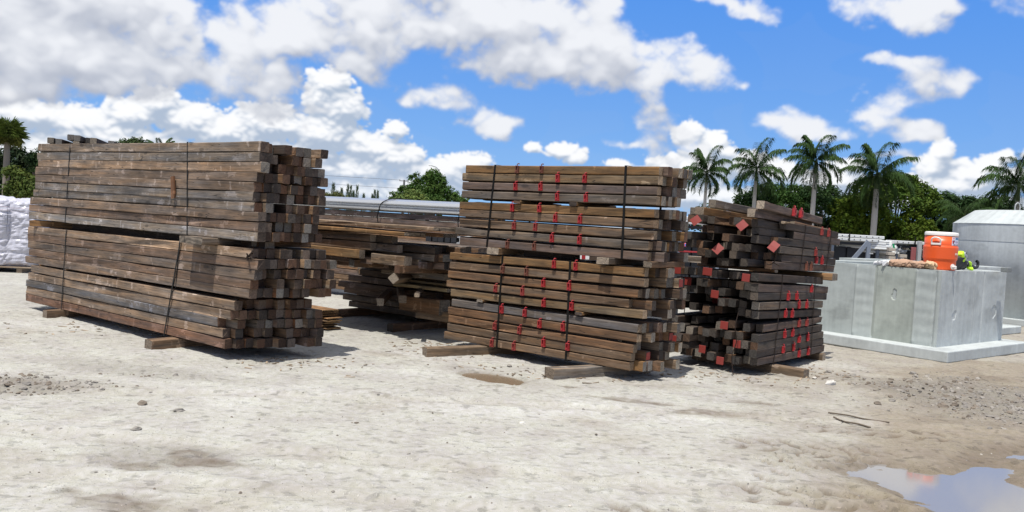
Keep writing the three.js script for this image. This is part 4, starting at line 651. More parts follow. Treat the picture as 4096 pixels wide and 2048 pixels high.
// ---------------------------------------------------------------- things on the vault
{
  const orange = std({ color: new THREE.Color(0.78, 0.105, 0.018), roughness: 0.38 }), white = std({ color: new THREE.Color(0.78, 0.75, 0.70), roughness: 0.45 });
  const t = thing('water_cooler', 'orange drink cooler with a white lid on the vault corner', 'cooler', [6.15, 1.243, -12.30], -0.15); t.scale.setScalar(1.02);
  const prof = [[0, 0], [0.19, 0], [0.203, 0.008], [0.206, 0.02], [0.208, 0.135], [0.219, 0.15], [0.222, 0.16], [0.221, 0.168], [0.222, 0.175], [0.225, 0.31], [0.224, 0.325], [0.214, 0.338], [0.212, 0.35], [0.212, 0.475], [0, 0.475]];
  part(t, 'body', new THREE.LatheGeometry(prof.map(([a, b]) => new THREE.Vector2(a, b)), 56), orange);
  part(t, 'lid', new THREE.LatheGeometry([[0, 0.476], [0.215, 0.476], [0.217, 0.482], [0.217, 0.515], [0.205, 0.528], [0.17, 0.532], [0.15, 0.526], [0, 0.526]].map(([a, b]) => new THREE.Vector2(a, b)), 56), white);
  const handle = () => merge([tube([[-0.055, 0.0, 0], [-0.058, 0.05, 0.012], [-0.04, 0.075, 0.022], [0, 0.085, 0.026], [0.04, 0.075, 0.022], [0.058, 0.05, 0.012], [0.055, 0, 0]], 0.012, 30, 8), rbox(0.13, 0.028, 0.02, 0.006, 0, -0.005, 0.004)]);
  for (const [a, y] of [[-0.60, 0.365], [2.05, 0.25]]) { const h = part(t, 'handle', handle(), white); h.position.set(Math.sin(a) * (y > 0.3 ? 0.214 : 0.228), y, Math.cos(a) * (y > 0.3 ? 0.214 : 0.228)); h.rotation.y = a; }
  const sp = part(t, 'spigot', merge([cyl(0.04, 0.04, 0.012, 24).rotateX(Math.PI / 2).translate(0, 0, 0), cyl(0.017, 0.017, 0.05, 16).rotateX(Math.PI / 2).translate(0, 0.0, 0.025), rbox(0.026, 0.05, 0.024, 0.006, 0, -0.01, 0.045)]), white);
  sp.position.set(Math.sin(0.62) * 0.206, 0.055, Math.cos(0.62) * 0.206); sp.rotation.y = 0.62;
  const c = document.createElement('canvas'); c.width = 256; c.height = 192; const k = c.getContext('2d');
  k.fillStyle = '#d9d5e6'; k.fillRect(0, 0, 256, 192); k.fillStyle = '#ece9ef'; k.fillRect(8, 8, 70, 56); k.fillStyle = '#c98f9c'; k.fillRect(18, 16, 48, 36); k.fillStyle = '#6fb0d8'; k.fillRect(84, 6, 172, 58); k.fillStyle = '#12224a'; for (const [x, w] of [[92, 34], [132, 14], [152, 26], [190, 18], [214, 26]]) k.fillRect(x, 18, w, 30);
  k.fillStyle = '#5a3550'; k.beginPath(); k.moveTo(10, 80); k.lineTo(80, 72); k.lineTo(50, 150); k.lineTo(24, 160); k.fill(); k.fillStyle = '#c5485a'; k.fillRect(20, 96, 26, 26); k.fillStyle = '#8d86a8'; for (const [x, w] of [[90, 22], [118, 30], [156, 24], [188, 14]]) k.fillRect(x, 92, w, 38); k.fillStyle = '#b8a5c4'; k.fillRect(100, 140, 110, 14); k.fillStyle = '#241a3c'; k.fillRect(40, 164, 180, 24); k.fillStyle = '#e2dfe8'; k.fillRect(78, 170, 90, 10);
  const ct = new THREE.CanvasTexture(c); ct.colorSpace = THREE.SRGBColorSpace;
  const lab = part(t, 'label_sticker', new THREE.CylinderGeometry(0.2145, 0.2145, 0.115, 20, 1, true, 0.36, 0.84).translate(0, 0.408, 0), std({ map: ct, roughness: 0.35, side: THREE.DoubleSide }));
  lab.castShadow = true;
  part(t, 'name_plate', new THREE.CylinderGeometry(0.2275, 0.2275, 0.028, 10, 1, true, 0.62, 0.42).translate(0, 0.232, 0), std({ color: new THREE.Color(0.8, 0.5, 0.42), roughness: 0.5, side: THREE.DoubleSide }));
}
{                                                        // crumpled paper bag with plastic
  const crumple = (w, h, d, n, amp, seed) => { const g = roundSoft(w, h, d, Math.min(w, h, d) * 0.3, n + 4), p = g.attributes.position; for (let i = 0; i < p.count; i++) { const x = p.getX(i), y = p.getY(i), z = p.getZ(i), q = amp * noise3(x * 13 + seed, y * 13, z * 13) + amp * 0.6 * noise3(x * 31, y * 31 + seed, z * 31); p.setXYZ(i, x + q, y + q * 0.8 + amp * 0.5 * noise3(x * 6, 3, z * 6), z + q); } return g.toNonIndexed(); };
  const kraft = std({ color: new THREE.Color(0.42, 0.27, 0.18), roughness: 0.9, flatShading: true });
  const t = thing('paper_bag', 'crumpled brown paper bag lying on the vault left of the cooler', 'paper bag', [5.76, 1.245, -12.40], Math.atan2(-0.77, 0.638) + Math.PI);
  part(t, 'sack', crumple(0.5, 0.1, 0.24, 6, 0.03, 2).translate(0, 0.05, 0), kraft);
  part(t, 'rolled_mouth', crumple(0.14, 0.11, 0.2, 5, 0.03, 9).translate(-0.31, 0.055, 0.02), std({ color: new THREE.Color(0.56, 0.4, 0.24), roughness: 0.9, flatShading: true }));
  solo('plastic_scrap', 'crumpled white plastic scrap on the vault edge left of the bag', 'plastic scrap', crumple(0.22, 0.07, 0.2, 6, 0.04, 5).translate(0, 0.03, 0), std({ color: new THREE.Color(0.82, 0.82, 0.82), roughness: 0.4 }), [5.52, 1.245, -12.66], 0.4);
  solo('plastic_scrap', 'white plastic scrap lying on the dirt right of the stacks', 'plastic scrap', crumple(0.11, 0.035, 0.07, 6, 0.028, 7).translate(0, 0.014, 0), std({ color: new THREE.Color(0.55, 0.53, 0.49), roughness: 0.6 }), [3.58, 0.005, -9.33], 0.3);
  // lime and black work gear
  const lime = std({ color: new THREE.Color(0.50, 0.78, 0.02), roughness: 0.55 }), black = std({ color: new THREE.Color(0.018, 0.02, 0.022), roughness: 0.6 }), gry = std({ color: new THREE.Color(0.36, 0.39, 0.41), roughness: 0.5 });
  const g = thing('work_gear', 'black and lime-yellow work gear lying on the vault behind the cooler', 'work gear', [6.55, 1.243, -12.69], TURNV); g.scale.setScalar(1.25);
  part(g, 'pouch', crumple(0.26, 0.17, 0.2, 7, 0.035, 14).translate(0.04, 0.085, 0), black);
  part(g, 'flap', crumple(0.075, 0.13, 0.17, 5, 0.012, 15).rotateZ(0.55).translate(-0.0, 0.155, 0.035), lime);
  part(g, 'panel', crumple(0.05, 0.17, 0.14, 5, 0.012, 16).rotateZ(0.62).translate(0.12, 0.14, 0.03), gry);
  part(g, 'panel_edge', crumple(0.04, 0.19, 0.15, 5, 0.01, 18).rotateZ(0.62).translate(0.16, 0.13, 0.02), black);
  part(g, 'strap', merge([tube([[0.17, 0.1, 0.08], [0.25, 0.09, 0.09], [0.33, 0.05, 0.06], [0.22, 0.02, 0.1]], 0.016, 24, 7), tube([[0.16, 0.03, 0.1], [0.24, 0.012, 0.12], [0.3, 0.03, 0.09]], 0.014, 20, 7)]), lime);
  part(g, 'sleeve', merge([tube([[0.14, 0.09, 0], [0.3, 0.075, 0.0], [0.42, 0.05, 0.01], [0.55, 0.035, 0.0]], 0.03, 24, 8), tube([[0.52, 0.03, 0], [0.62, 0.03, 0.01], [0.66, 0.05, 0.01], [0.66, 0.1, 0.01], [0.64, 0.11, 0]], 0.018, 24, 8)]), black);
}

// ---------------------------------------------------------------- pallet of white bags behind the left stack
{
  const t = thing('bag_pallet', 'pallet of white plastic-wrapped bags behind the far left end of the left stack', 'wrapped pallet', [-9.83, 0, -16.75], 0.18);
  const c = document.createElement('canvas'); c.width = 1024; c.height = 1024; const k = c.getContext('2d'), r = rng(141);
  k.fillStyle = '#e9e9ef'; k.fillRect(0, 0, 1024, 1024);
  k.fillStyle = 'rgba(120,122,140,0.55)'; for (let i = 0; i < 26; i++) k.fillRect(40 + r() * 820, 40 + Math.floor(r() * 24) * 40, 30 + r() * 120, 5);
  k.fillStyle = 'rgba(190,150,150,0.5)'; k.fillRect(0, 640, 1024, 7); k.fillRect(0, 690, 1024, 5);
  const ct = new THREE.CanvasTexture(c); ct.colorSpace = THREE.SRGBColorSpace; ct.wrapS = ct.wrapT = THREE.RepeatWrapping;
  const film = std({ map: ct, roughness: 0.25, color: new THREE.Color(0.62, 0.62, 0.66) });
  const soft = (w, h, d, seed) => {                       // bags under stretched film: layers bulge, the film puckers
    const g = roundSoft(w, h, d, 0.12, 44), p = g.attributes.position, nrm = g.attributes.normal;
    for (let i = 0; i < p.count; i++) {
      const x = p.getX(i), y = p.getY(i), z = p.getZ(i), f = (y / h + 0.5) * 5 + 0.25 * noise3(x * 1.3 + seed, 0, z * 1.3), seam = Math.abs(f - Math.round(f));
      const q = 0.07 * noise3(x * 1.4 + seed, y * 1.8, z * 1.4) - 0.03 * (1 - sstep(0, 0.16, seam)) * (0.4 + 0.9 * Math.abs(noise3(x * 2, y, z * 2 + seed))) + 0.035 * Math.abs(noise3(x * 5 + seed, y * 8, z * 5)) + 0.018 * noise3(x * 14, y * 17 + seed, z * 14);
      p.setXYZ(i, x + nrm.getX(i) * q, y + nrm.getY(i) * q * 0.9 - 0.05 * sstep(0.3, 0.9, x / w + 0.5) * sstep(0.6, 1, y / h + 0.5), z + nrm.getZ(i) * q);
    }
    const m = uvMetres(g, 1.3); m.computeVertexNormals(); return m;
  };
  part(t, 'wrapped_bags', soft(1.22, 1.38, 1.2, 3).translate(-0.70, 0.81, -0.62), film);
  part(t, 'wrapped_bags', soft(0.62, 1.36, 1.16, 8).translate(0.02, 0.79, -0.66), film);
  const pw = std({ color: new THREE.Color(0.26, 0.2, 0.14), roughness: 0.9 });
  for (let i = 0; i < 4; i++) part(t, 'slat', rbox(1.75, 0.022, 0.12, 0.004, -0.45, 0.105, -0.08 - i * 0.34), pw);
  for (let i = 0; i < 3; i++) part(t, 'runner', rbox(0.1, 0.09, 1.15, 0.005, -1.1 + i * 0.62, 0.047, -0.62), pw);
}
// ---------------------------------------------------------------- racks of galvanised posts far right
{
  const holes = (g, L, n, y, z) => { const list = []; for (let i = 0; i < n; i++) list.push(cyl(0.014, 0.014, 0.004, 8).rotateX(Math.PI / 2).translate(-L / 2 + (i + 0.5) * (L / n), y, z)); return merge(list); };
  const zinc = std({ color: new THREE.Color(0.70, 0.71, 0.70), roughness: 0.5, metalness: 0.15 }), hole = std({ color: new THREE.Color(0.04, 0.04, 0.04), roughness: 0.9 });
  const rackLabel = ['dark storage rack holding long perforated posts, behind the nearest vault', 'dark storage rack behind the orange cooler', 'dark storage rack seen in the slot between middle and right stacks'];
  const spots = [[6.6, -21.0, 2.5, 0.02], [9.35, -21.1, 2.3, 0.02], [2.6, -18.2, 1.9, 0.02]];
  spots.forEach(([x, z, L, turn], i) => {
    const top = i === 2 ? 1.72 : 1.56, t = thing('storage_rack', rackLabel[i], 'storage rack', [x, 0, z], turn), r = rng(150 + i);
    for (const px of [0.12, L * 0.5, L - 0.12]) part(t, 'post', rbox(0.07, top, 0.07, 0.008, px, top / 2, 0), M.blueSteel);
    for (const y of [0.5, top - 0.05]) part(t, 'beam', rbox(L, 0.07, 0.06, 0.008, L / 2, y, 0.01), M.darkSteel);
    for (let k = 0; k < Math.round(L / 0.42); k++) part(t, 'dark_bin', rbox(0.4, top - 0.16, 0.5, 0.02, 0.22 + k * 0.42, (top - 0.16) / 2 + 0.02, -0.42 - 0.08 * r()), M.darkSteel);
    const b = thing('post_bundle', ['strapped bundle of pale perforated posts on the rack behind the vault', 'strapped bundle of pale perforated posts on the rack behind the cooler', 'bundle of pale perforated rails on the rack between middle and right stacks'][i], 'steel posts', [x, top, z], turn);
    for (let row = 0; row < (i === 1 ? 1 : 2); row++) for (let c = 0; c < 7; c++) { const l = L + (r() - 0.5) * 0.25, p = part(b, 'post', rbox(l, 0.072, 0.068, 0.012, L / 2 - 0.05, 0.05 + row * 0.082, 0.1 - c * 0.075), zinc); if (c === 0) { const h = part(p, 'hole', holes(null, L * 0.96, 16, 0.05 + row * 0.082, 0.137), hole, 'stuff'); h.position.x = L / 2 - 0.05; } }
    for (const px of [0.5, L - 0.9]) part(b, 'strap', merge([box(0.03, 0.2, 0.006, px, 0.1, 0.142), box(0.03, 0.006, 0.6, px, i === 1 ? 0.093 : 0.178, -0.15)]), M.strap);
  });
  {                                                      // loose post ends slumped between the two racks
    const b = thing('post_bundle', 'slumped cluster of pale post ends between the two racks', 'steel posts', [9.0, 1.36, -20.9], -0.5), r = rng(161);
    for (let i = 0; i < 46; i++) { const c = i % 12, row = Math.floor(i / 12); part(b, 'post', rbox(1.1, 0.05, 0.05, 0.006, -0.45 + 0.1 * r() + c * 0.035, 0.24 - c * 0.017 - row * 0.056, -c * 0.062), zinc).rotation.x = (r() - 0.5) * 0.5; }
    solo('plastic_tag', 'small green tag hanging below the slumped post ends', 'tag', rbox(0.06, 0.12, 0.006, 0.002), std({ color: new THREE.Color(0.01, 0.32, 0.13), roughness: 0.5 }), [9.22, 1.50, -20.72], 0.3).rotation.z = 0.3;
  }
  const frame = thing('steel_brace', 'grey A-shaped steel brace leaning before the storage rack', 'steel frame', [8.45, 0, -20.4]);
  part(frame, 'brace', bar([-0.42, 1.0, 0], [0.02, 1.58, 0], 0.09, 0.05), M.blueSteel); part(frame, 'upright', bar([0.03, 0, 0], [0.03, 1.56, 0], 0.09, 0.06), M.blueSteel);
  part(frame, 'foot', bar([-0.5, 0.02, 0], [-0.42, 1.02, 0], 0.08, 0.05), M.blueSteel); part(frame, 'bracket', bar([0.05, 1.3, 0.02], [0.14, 1.3, 0.02], 0.03, 0.03), M.galvDull);
  const post = solo('steel_post', 'pale upright steel post left of the cooler before the rack', 'post', rbox(0.09, 1.66, 0.09, 0.01, 0, 0.83, 0), M.galvDull, [9.86, 0, -20.75]);
  solo('red_board', 'faded red board standing beside the pale steel post', 'board', rbox(0.12, 1.5, 0.05, 0.01, 0, 0.75, 0), std({ color: new THREE.Color(0.30, 0.09, 0.09), roughness: 0.7 }), [9.70, 0, -20.7], 0.2);
  [[9.07, -20.5, 'taller pile of pale wood blocks stacked by the rack', 6], [9.36, -20.5, 'shorter pile of pale wood blocks right of the taller pile', 4], [9.57, -20.5, 'single pale block pile nearest the red board', 2]].forEach(([x, z, label, n], i) => {
    const t = thing('block_pile', label, 'wood blocks', [x, 0, z]), r = rng(170 + i), m = std({ color: new THREE.Color(0.42, 0.37, 0.31), roughness: 0.9 });
    part(t, 'stand', box(0.14, 0.86, 0.14, 0, 0.43, -0.05), M.darkSteel);
    for (let k = 0; k < n; k++) part(t, 'block', rbox(0.16, 0.075, 0.14, 0.006, (r() - 0.5) * 0.02, 0.92 + k * 0.1 + (i === 1 && k > 1 ? 0.06 : 0), 0), m);
  });
  solo('rusty_beam', 'rusty steel beam end low between right stack and A-shaped brace', 'steel beam', rbox(0.62, 0.13, 0.12, 0.01, 0, 0.065, 0), std({ color: new THREE.Color(0.12, 0.07, 0.055), roughness: 0.8 }), [7.95, 1.05, -19.6]);
  part(thing('beam_trestle', 'dark trestle under the rusty steel beam', 'trestle', [7.95, 0, -19.6]), 'leg', merge([bar([-0.25, 0, 0], [-0.2, 1.04, 0], 0.08, 0.08), bar([0.25, 0, 0], [0.2, 1.04, 0], 0.08, 0.08)]), M.darkSteel);
  const pk = thing('crate', 'pink and blue crate glimpsed between the middle and right stacks', 'crate', [3.72, 0, -17.4]);
  part(pk, 'side', rbox(0.62, 0.07, 0.3, 0.01, 0, 1.30, 0), std({ color: new THREE.Color(0.62, 0.12, 0.16), roughness: 0.5 })); part(pk, 'panel', rbox(0.4, 0.05, 0.02, 0.004, -0.05, 1.3, 0.155), std({ color: new THREE.Color(0.12, 0.2, 0.6), roughness: 0.4 }));
  part(pk, 'shelf', rbox(0.7, 0.03, 0.4, 0.005, 0, 1.17, 0), M.red); part(pk, 'leg', merge([box(0.05, 1.27, 0.05, -0.28, 0.635, -0.05), box(0.05, 1.27, 0.05, 0.28, 0.635, -0.05)]), M.darkSteel);
  looseTimber('plank', 'pale splintered plank resting behind the slot between middle and right stacks', 'plank', [2.2, -12.9], [3.05, -12.55], 1.13, 0.2, 0.09, 180, 'pale', M.woodB);
  const sp = thing('saw_horse', 'dark stand under the pale plank behind the slot between stacks', 'stand', [2.65, 0, -12.72], 0.3);
  part(sp, 'leg', merge([bar([-0.25, 0, 0.1], [-0.2, 1.13, 0], 0.07, 0.07), bar([0.25, 0, 0.1], [0.2, 1.13, 0], 0.07, 0.07)]), M.darkSteel);
}
// ---------------------------------------------------------------- trees and palms
const leafMat = (c, tr = 0.3) => phys({ color: new THREE.Color(...c), roughness: 0.7, transmission: tr, thickness: 0, side: THREE.DoubleSide, vertexColors: true, specularIntensity: 0.25 });
const bark = std({ color: new THREE.Color(0.17, 0.14, 0.11), roughness: 0.95 });
const leafShare = leafMat([1, 1, 1]);
function crownGeo(lobes, leaf, density, tint, r) {      // clumps of small leaves over and inside each lobe
  const P = [], C = [], v = new THREE.Vector3(), n = new THREE.Vector3(), a = new THREE.Vector3(), b = new THREE.Vector3();
  for (const [x, y, z, rx, ry = rx * 0.85, k = 1] of lobes) {
    const clumps = Math.round(density * rx * rx);
    for (let c = 0; c < clumps; c++) {
      const th = r() * 6.283, cp = Math.pow(r(), 0.75) * 1.75 - 0.75, sp = Math.sqrt(Math.max(0, 1 - cp * cp)), s = 0.62 + 0.42 * Math.sqrt(r());
      const cx = x + rx * sp * Math.cos(th) * s, cy = y + ry * cp * s, cz = z + rx * sp * Math.sin(th) * s, cr = leaf * (1.6 + 1.9 * r()), hue = 0.72 + 0.56 * r(), yel = (r() - 0.4) * 0.3;
      for (let l = 0; l < 16; l++) {
        n.set(r() - 0.5, r() - 0.35, r() - 0.5).normalize(); v.set(cx, cy, cz).addScaledVector(n, cr * (0.4 + 0.6 * r()));
        n.x += (r() - 0.5); n.y += 0.5 * r(); n.z += (r() - 0.5); n.normalize(); a.set(r() - 0.5, r() - 0.5, r() - 0.5).cross(n).normalize(); b.crossVectors(n, a);
        const L = leaf * (0.6 + 0.7 * r()), W = L * 0.42, t = [tint[0] * hue * (1 + yel) * k, tint[1] * hue * k, tint[2] * hue * (1 - yel) * k];
        const q = [v.clone().addScaledVector(a, -L), v.clone().addScaledVector(b, W), v.clone().addScaledVector(a, L).addScaledVector(n, -L * 0.3), v.clone().addScaledVector(b, -W)];
        for (const i of [0, 1, 2, 0, 2, 3]) { P.push(q[i].x, q[i].y, q[i].z); C.push(...t); }
      }
    }
  }
  const g = new THREE.BufferGeometry(); g.setAttribute('position', new THREE.Float32BufferAttribute(P, 3)); g.setAttribute('color', new THREE.Float32BufferAttribute(C, 3)); g.computeVertexNormals(); return g;
}
function tree(name, label, x, z, lobes, leaf, density, tint, seed, group) {
  const t = thing(name, label, name === 'bush' ? 'bush' : 'tree', [x, 0, z], 0, group), r = rng(seed), top = lobes.reduce((s, l) => Math.max(s, l[1]), 0);
  part(t, 'crown', crownGeo(lobes, leaf, density, tint, r), leafShare);
  const limbs = [new THREE.CylinderGeometry(0.09, 0.2, top * 0.75, 8).translate(0, top * 0.375, 0)];
  for (const l of lobes) limbs.push(bar([0, top * 0.3, 0], [l[0] * 0.9, l[1], l[2] * 0.9], 0.09, 0.09));
  part(t, 'trunk', merge(limbs), bark);
  return t;
}
// trees behind the racks, right
const rich = [0.044, 0.102, 0.018], dark = [0.030, 0.070, 0.018], olive = [0.086, 0.138, 0.012], mid = [0.068, 0.122, 0.013];
tree('tree', 'dark small-leaved tree low behind the second palm from the left', 23.9, -84, [[-1.4, 4.6, 0, 1.0], [0.3, 5.3, 0, 1.25], [-0.4, 3.6, 0.5, 1.6]], 0.17, 60, dark, 201);
tree('tree', 'rounded dark green tree between the second and third palms', 26.6, -86, [[-0.6, 5.6, 0, 1.2], [1.2, 5.6, 0, 1.2], [0.3, 4.3, 0.8, 1.8], [2.6, 5.2, 0, 1.1]], 0.17, 60, rich, 202);
tree('tree', 'dark green tree right of the third palm trunk', 30.4, -85, [[-1.0, 5.5, 0, 1.3], [0.8, 5.7, 0, 1.1], [0, 4.2, 0.6, 1.9], [2.2, 4.6, 0, 1.4]], 0.17, 60, dark, 203);
tree('tree', 'bright olive tree in front, between the third and fourth palms', 33.0, -83, [[-1.6, 4.4, 0, 1.1], [-0.2, 5.0, 0, 1.0], [1.4, 5.1, 0, 1.1], [0.4, 3.8, 0.6, 1.5], [2.3, 4.0, 0, 1.0], [-1.2, 3.0, 0.8, 1.2], [1.0, 2.6, 1, 1.5], [0, 1.8, 1, 1.3]], 0.16, 62, olive, 204);
tree('tree', 'tallest spreading yellow-green tree right of the fourth palm', 38.2, -86, [[-2.8, 6.5, 0, 1.5], [-0.8, 7.0, 0, 1.4], [1.2, 7.2, 0, 1.2], [2.6, 6.4, 0, 1.3], [0, 5.2, 0.8, 2.4], [-3.2, 4.8, 0.5, 1.7], [3.6, 5.2, 0, 1.4]], 0.18, 56, mid, 205);
tree('tree', 'low olive tree beneath the tallest tree, behind the posts', 38.3, -83.5, [[-1.2, 3.2, 0, 1.0], [0.4, 3.7, 0, 1.0], [1.8, 2.9, 0, 1.1], [0.2, 2.2, 0.4, 1.4]], 0.15, 66, olive, 206);
tree('tree', 'dark green tree at the right behind the tank', 43.4, -88, [[-1.2, 5.6, 0, 1.3], [0.8, 5.8, 0, 1.2], [2.6, 5.4, 0, 1.4], [0, 4.0, 0.5, 2.2]], 0.18, 56, dark, 207);
tree('tree', 'dark tree mass at the far right edge behind the tank', 49.5, -89, [[-1.5, 5.0, 0, 1.8], [1.2, 5.2, 0, 1.8], [0, 3.6, 0.5, 2.4]], 0.18, 50, dark, 208);
{                                                        // shaded undergrowth below the crowns
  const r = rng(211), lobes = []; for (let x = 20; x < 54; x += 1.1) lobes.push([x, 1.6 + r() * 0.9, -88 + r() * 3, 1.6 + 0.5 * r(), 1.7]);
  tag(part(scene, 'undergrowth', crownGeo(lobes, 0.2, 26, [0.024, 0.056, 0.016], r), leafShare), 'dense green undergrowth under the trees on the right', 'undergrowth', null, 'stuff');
}
// middle tree between the stacks, and the pale feathery plants
tree('tree', 'broad green tree with a tall middle crown above the bright steel rails', -7.2, -71, [[0.25, 4.75, 0, 0.62, 0.5], [0.75, 4.4, 0, 0.6, 0.55], [-0.15, 4.3, 0, 0.55, 0.5], [-1.2, 4.45, 0, 0.40, 0.5], [-1.95, 3.3, 0, 0.55, 0.5], [-1.1, 3.45, 0.4, 0.75, 0.6], [0.3, 3.5, 0.3, 0.9, 0.7], [1.2, 3.45, 0, 0.75, 0.65], [2.0, 3.0, 0, 0.65, 0.5], [-2.7, 2.75, 0, 0.5, 0.45], [2.8, 2.75, 0, 0.55, 0.4], [0, 2.3, 0.6, 1.6, 1.0]], 0.13, 120, [0.055, 0.11, 0.018], 221);
tree('bush', 'light green bush in front of the broad middle tree', -8.05, -68, [[0, 2.85, 0, 0.75, 0.6], [0.7, 2.6, 0, 0.6], [-0.8, 2.5, 0, 0.6]], 0.13, 120, [0.13, 0.19, 0.05], 222);
function feathery(label, x, z, spikes, seed) {
  const t = thing('pine_tree', label, 'tree', [x, 0, z]), r = rng(seed), P = [], C = [];
  for (const [sx, h, w] of spikes) for (let i = 0; i < 240; i++) { const k = Math.pow(r(), 0.8), y = 1.2 + k * (h - 1.2), rr = w * (1.05 - k) * (0.5 + 0.6 * r()), an = r() * 6.283, L = 0.28 + 0.2 * r(), g = 0.8 + 0.4 * r(); const px = sx + Math.cos(an) * rr, pz = Math.sin(an) * rr; P.push(px, y, pz, px + 0.05, y + 0.02, pz, px + Math.cos(an) * 0.16, y + L, pz + Math.sin(an) * 0.16); for (let q = 0; q < 3; q++) C.push(0.085 * g, 0.115 * g, 0.06 * g); }
  const g = new THREE.BufferGeometry(); g.setAttribute('position', new THREE.Float32BufferAttribute(P, 3)); g.setAttribute('color', new THREE.Float32BufferAttribute(C, 3)); g.computeVertexNormals();
  part(t, 'foliage', g, leafShare); part(t, 'trunk', merge(spikes.map(([sx, h]) => new THREE.CylinderGeometry(0.02, 0.09, h * 0.93, 6).translate(sx, h * 0.465, 0))), bark);
}
feathery('cluster of pale spiky pines beside the right end of the left stack', -19.6, -100, [[-1.7, 4.6, 0.6], [-0.7, 4.0, 0.4], [0, 4.5, 0.3], [0.35, 4.3, 0.3], [1.1, 4.4, 0.25], [0.7, 3.8, 0.25], [1.9, 3.5, 0.25], [-1.2, 3.6, 0.4]], 231);
feathery('pair of thin pale pines above the middle of the bright steel rails', -16.4, -101, [[-0.2, 4.0, 0.2], [0.15, 4.0, 0.2], [-0.45, 3.5, 0.18]], 232);
tree('bush', 'low yellow-green bush at the foot of the pale pines', -20.3, -96, [[-0.8, 2.8, 0, 0.7, 0.5], [0.3, 2.9, 0, 0.7, 0.5], [1.1, 2.6, 0, 0.6]], 0.16, 90, [0.10, 0.12, 0.04], 233);
// palms
function frondGeo(L, droop, pitch, r, leaflet, wide) {   // along +x, curving down
  const P = [], C = [], n = 30, dir = (s) => { const a = pitch - droop * s * s; return a; };
  let x = 0, y = 0; const pts = [];
  for (let i = 0; i <= n; i++) { const s = i / n, a = dir(s); pts.push([x, y, 0]); x += Math.cos(a) * L / n; y += Math.sin(a) * L / n; }
  const tri = (a, b, c, t) => { P.push(...a, ...b, ...c); for (let k = 0; k < 3; k++) C.push(...t); };
  for (let i = 0; i < n; i++) { const w = 0.028 * (1 - i / n) + 0.008; tri([pts[i][0], pts[i][1], -w], [pts[i][0], pts[i][1], w], [pts[i + 1][0], pts[i + 1][1], 0], [0.11, 0.13, 0.05]); tri([pts[i][0], pts[i][1] - w, 0], [pts[i][0], pts[i][1] + w, 0], [pts[i + 1][0], pts[i + 1][1], 0], [0.11, 0.13, 0.05]); }
  for (let i = 3; i < n; i++) for (const side of [-1, 1]) for (let rep = 0; rep < 4; rep++) {
    const s = (i + r()) / n, l = leaflet * (0.35 + 1.0 * Math.sin(Math.min(1, s * 1.15) * 2.6)) * (0.8 + 0.4 * r()), p = pts[i], lift = (r() - 0.45) * 0.9, hang = 0.35 + 0.5 * r(), fw = 0.25 + 0.35 * r(), k = 0.7 + 0.6 * r();
    const m = [p[0] + l * 0.5 * fw, p[1] + l * 0.35 * lift, side * l * 0.5], e = [p[0] + l * fw, p[1] + l * 0.5 * lift - l * hang, side * l * 0.85], w = wide;
    const t = [0.046 * k, 0.092 * k, 0.022 * k];
    tri([p[0] - w, p[1], 0], [p[0] + w, p[1], 0], m, t); tri([m[0] - w, m[1], m[2]], [m[0] + w, m[1], m[2]], e, t); tri([p[0] - w, p[1], 0], m, [m[0] - w, m[1], m[2]], t);
  }
  const g = new THREE.BufferGeometry(); g.setAttribute('position', new THREE.Float32BufferAttribute(P, 3)); g.setAttribute('color', new THREE.Float32BufferAttribute(C, 3)); g.computeVertexNormals(); return g;
}
const palmBark = std({ color: new THREE.Color(0.40, 0.38, 0.35), roughness: 0.9 }), shaft = std({ color: new THREE.Color(0.09, 0.13, 0.05), roughness: 0.6 });
function palm(label, x, z, crownY, size, seed, spear, lean, trunkR) {
  const t = thing('palm_tree', label, 'palm tree', [x, 0, z], 0, 'royal palms along the back of the yard'), r = rng(seed);
  const base = crownY - 0.9 * size;
  part(t, 'trunk', new THREE.LatheGeometry([[trunkR * 1.15, 0], [trunkR, base * 0.3], [trunkR * 1.05, base * 0.6], [trunkR * 0.85, base]].map(([a, b]) => new THREE.Vector2(a, b)), 14), palmBark);
  part(t, 'crown_shaft', new THREE.LatheGeometry([[trunkR * 0.9, base], [trunkR * 0.8, base + 0.3 * size], [trunkR * 0.5, crownY]].map(([a, b]) => new THREE.Vector2(a, b)), 12), shaft);
  const n = 22;
  for (let i = 0; i < n; i++) {
    const k = i / n, pitch = i < 2 ? 1.35 - 0.2 * r() : mix(1.3, -1.0, Math.pow((i - 2) / (n - 2), 0.85)) + (r() - 0.5) * 0.25, L = size * (i < 2 ? 1.75 : 1.95 + 0.4 * r()) * (k > 0.8 ? 0.85 : 1);
    const f = part(t, 'frond', frondGeo(L, i < 2 ? spear : 1.15 + 0.9 * r(), pitch, r, 0.40 * size, 0.022 * size), leafShare);
    f.position.set(0, crownY - 0.25 * size * k, 0); f.rotation.order = 'YXZ'; f.rotation.y = i < 2 ? lean + i * 0.5 : i * 2.399 + r() * 0.5;
  }
}
palm('leftmost royal palm, between the middle and right stacks', 17.7, -80, 7.3, 1.30, 241, 0.5, 2.6, 0.15);
palm('second royal palm from the left, above the right stack', 22.3, -80, 7.9, 1.50, 242, 0.5, 0.9, 0.17);
palm('third royal palm, with the highest fronds and a pale trunk', 27.8, -80, 8.9, 1.50, 243, 0.7, 2.9, 0.21);
palm('fourth royal palm, with the thickest pale trunk, before the olive trees', 33.6, -80, 8.0, 1.72, 244, 0.6, 2.8, 0.27);
palm('royal palm at the right edge behind the tank', 46.8, -80, 7.9, 2.0, 245, 0.6, 0.6, 0.22);
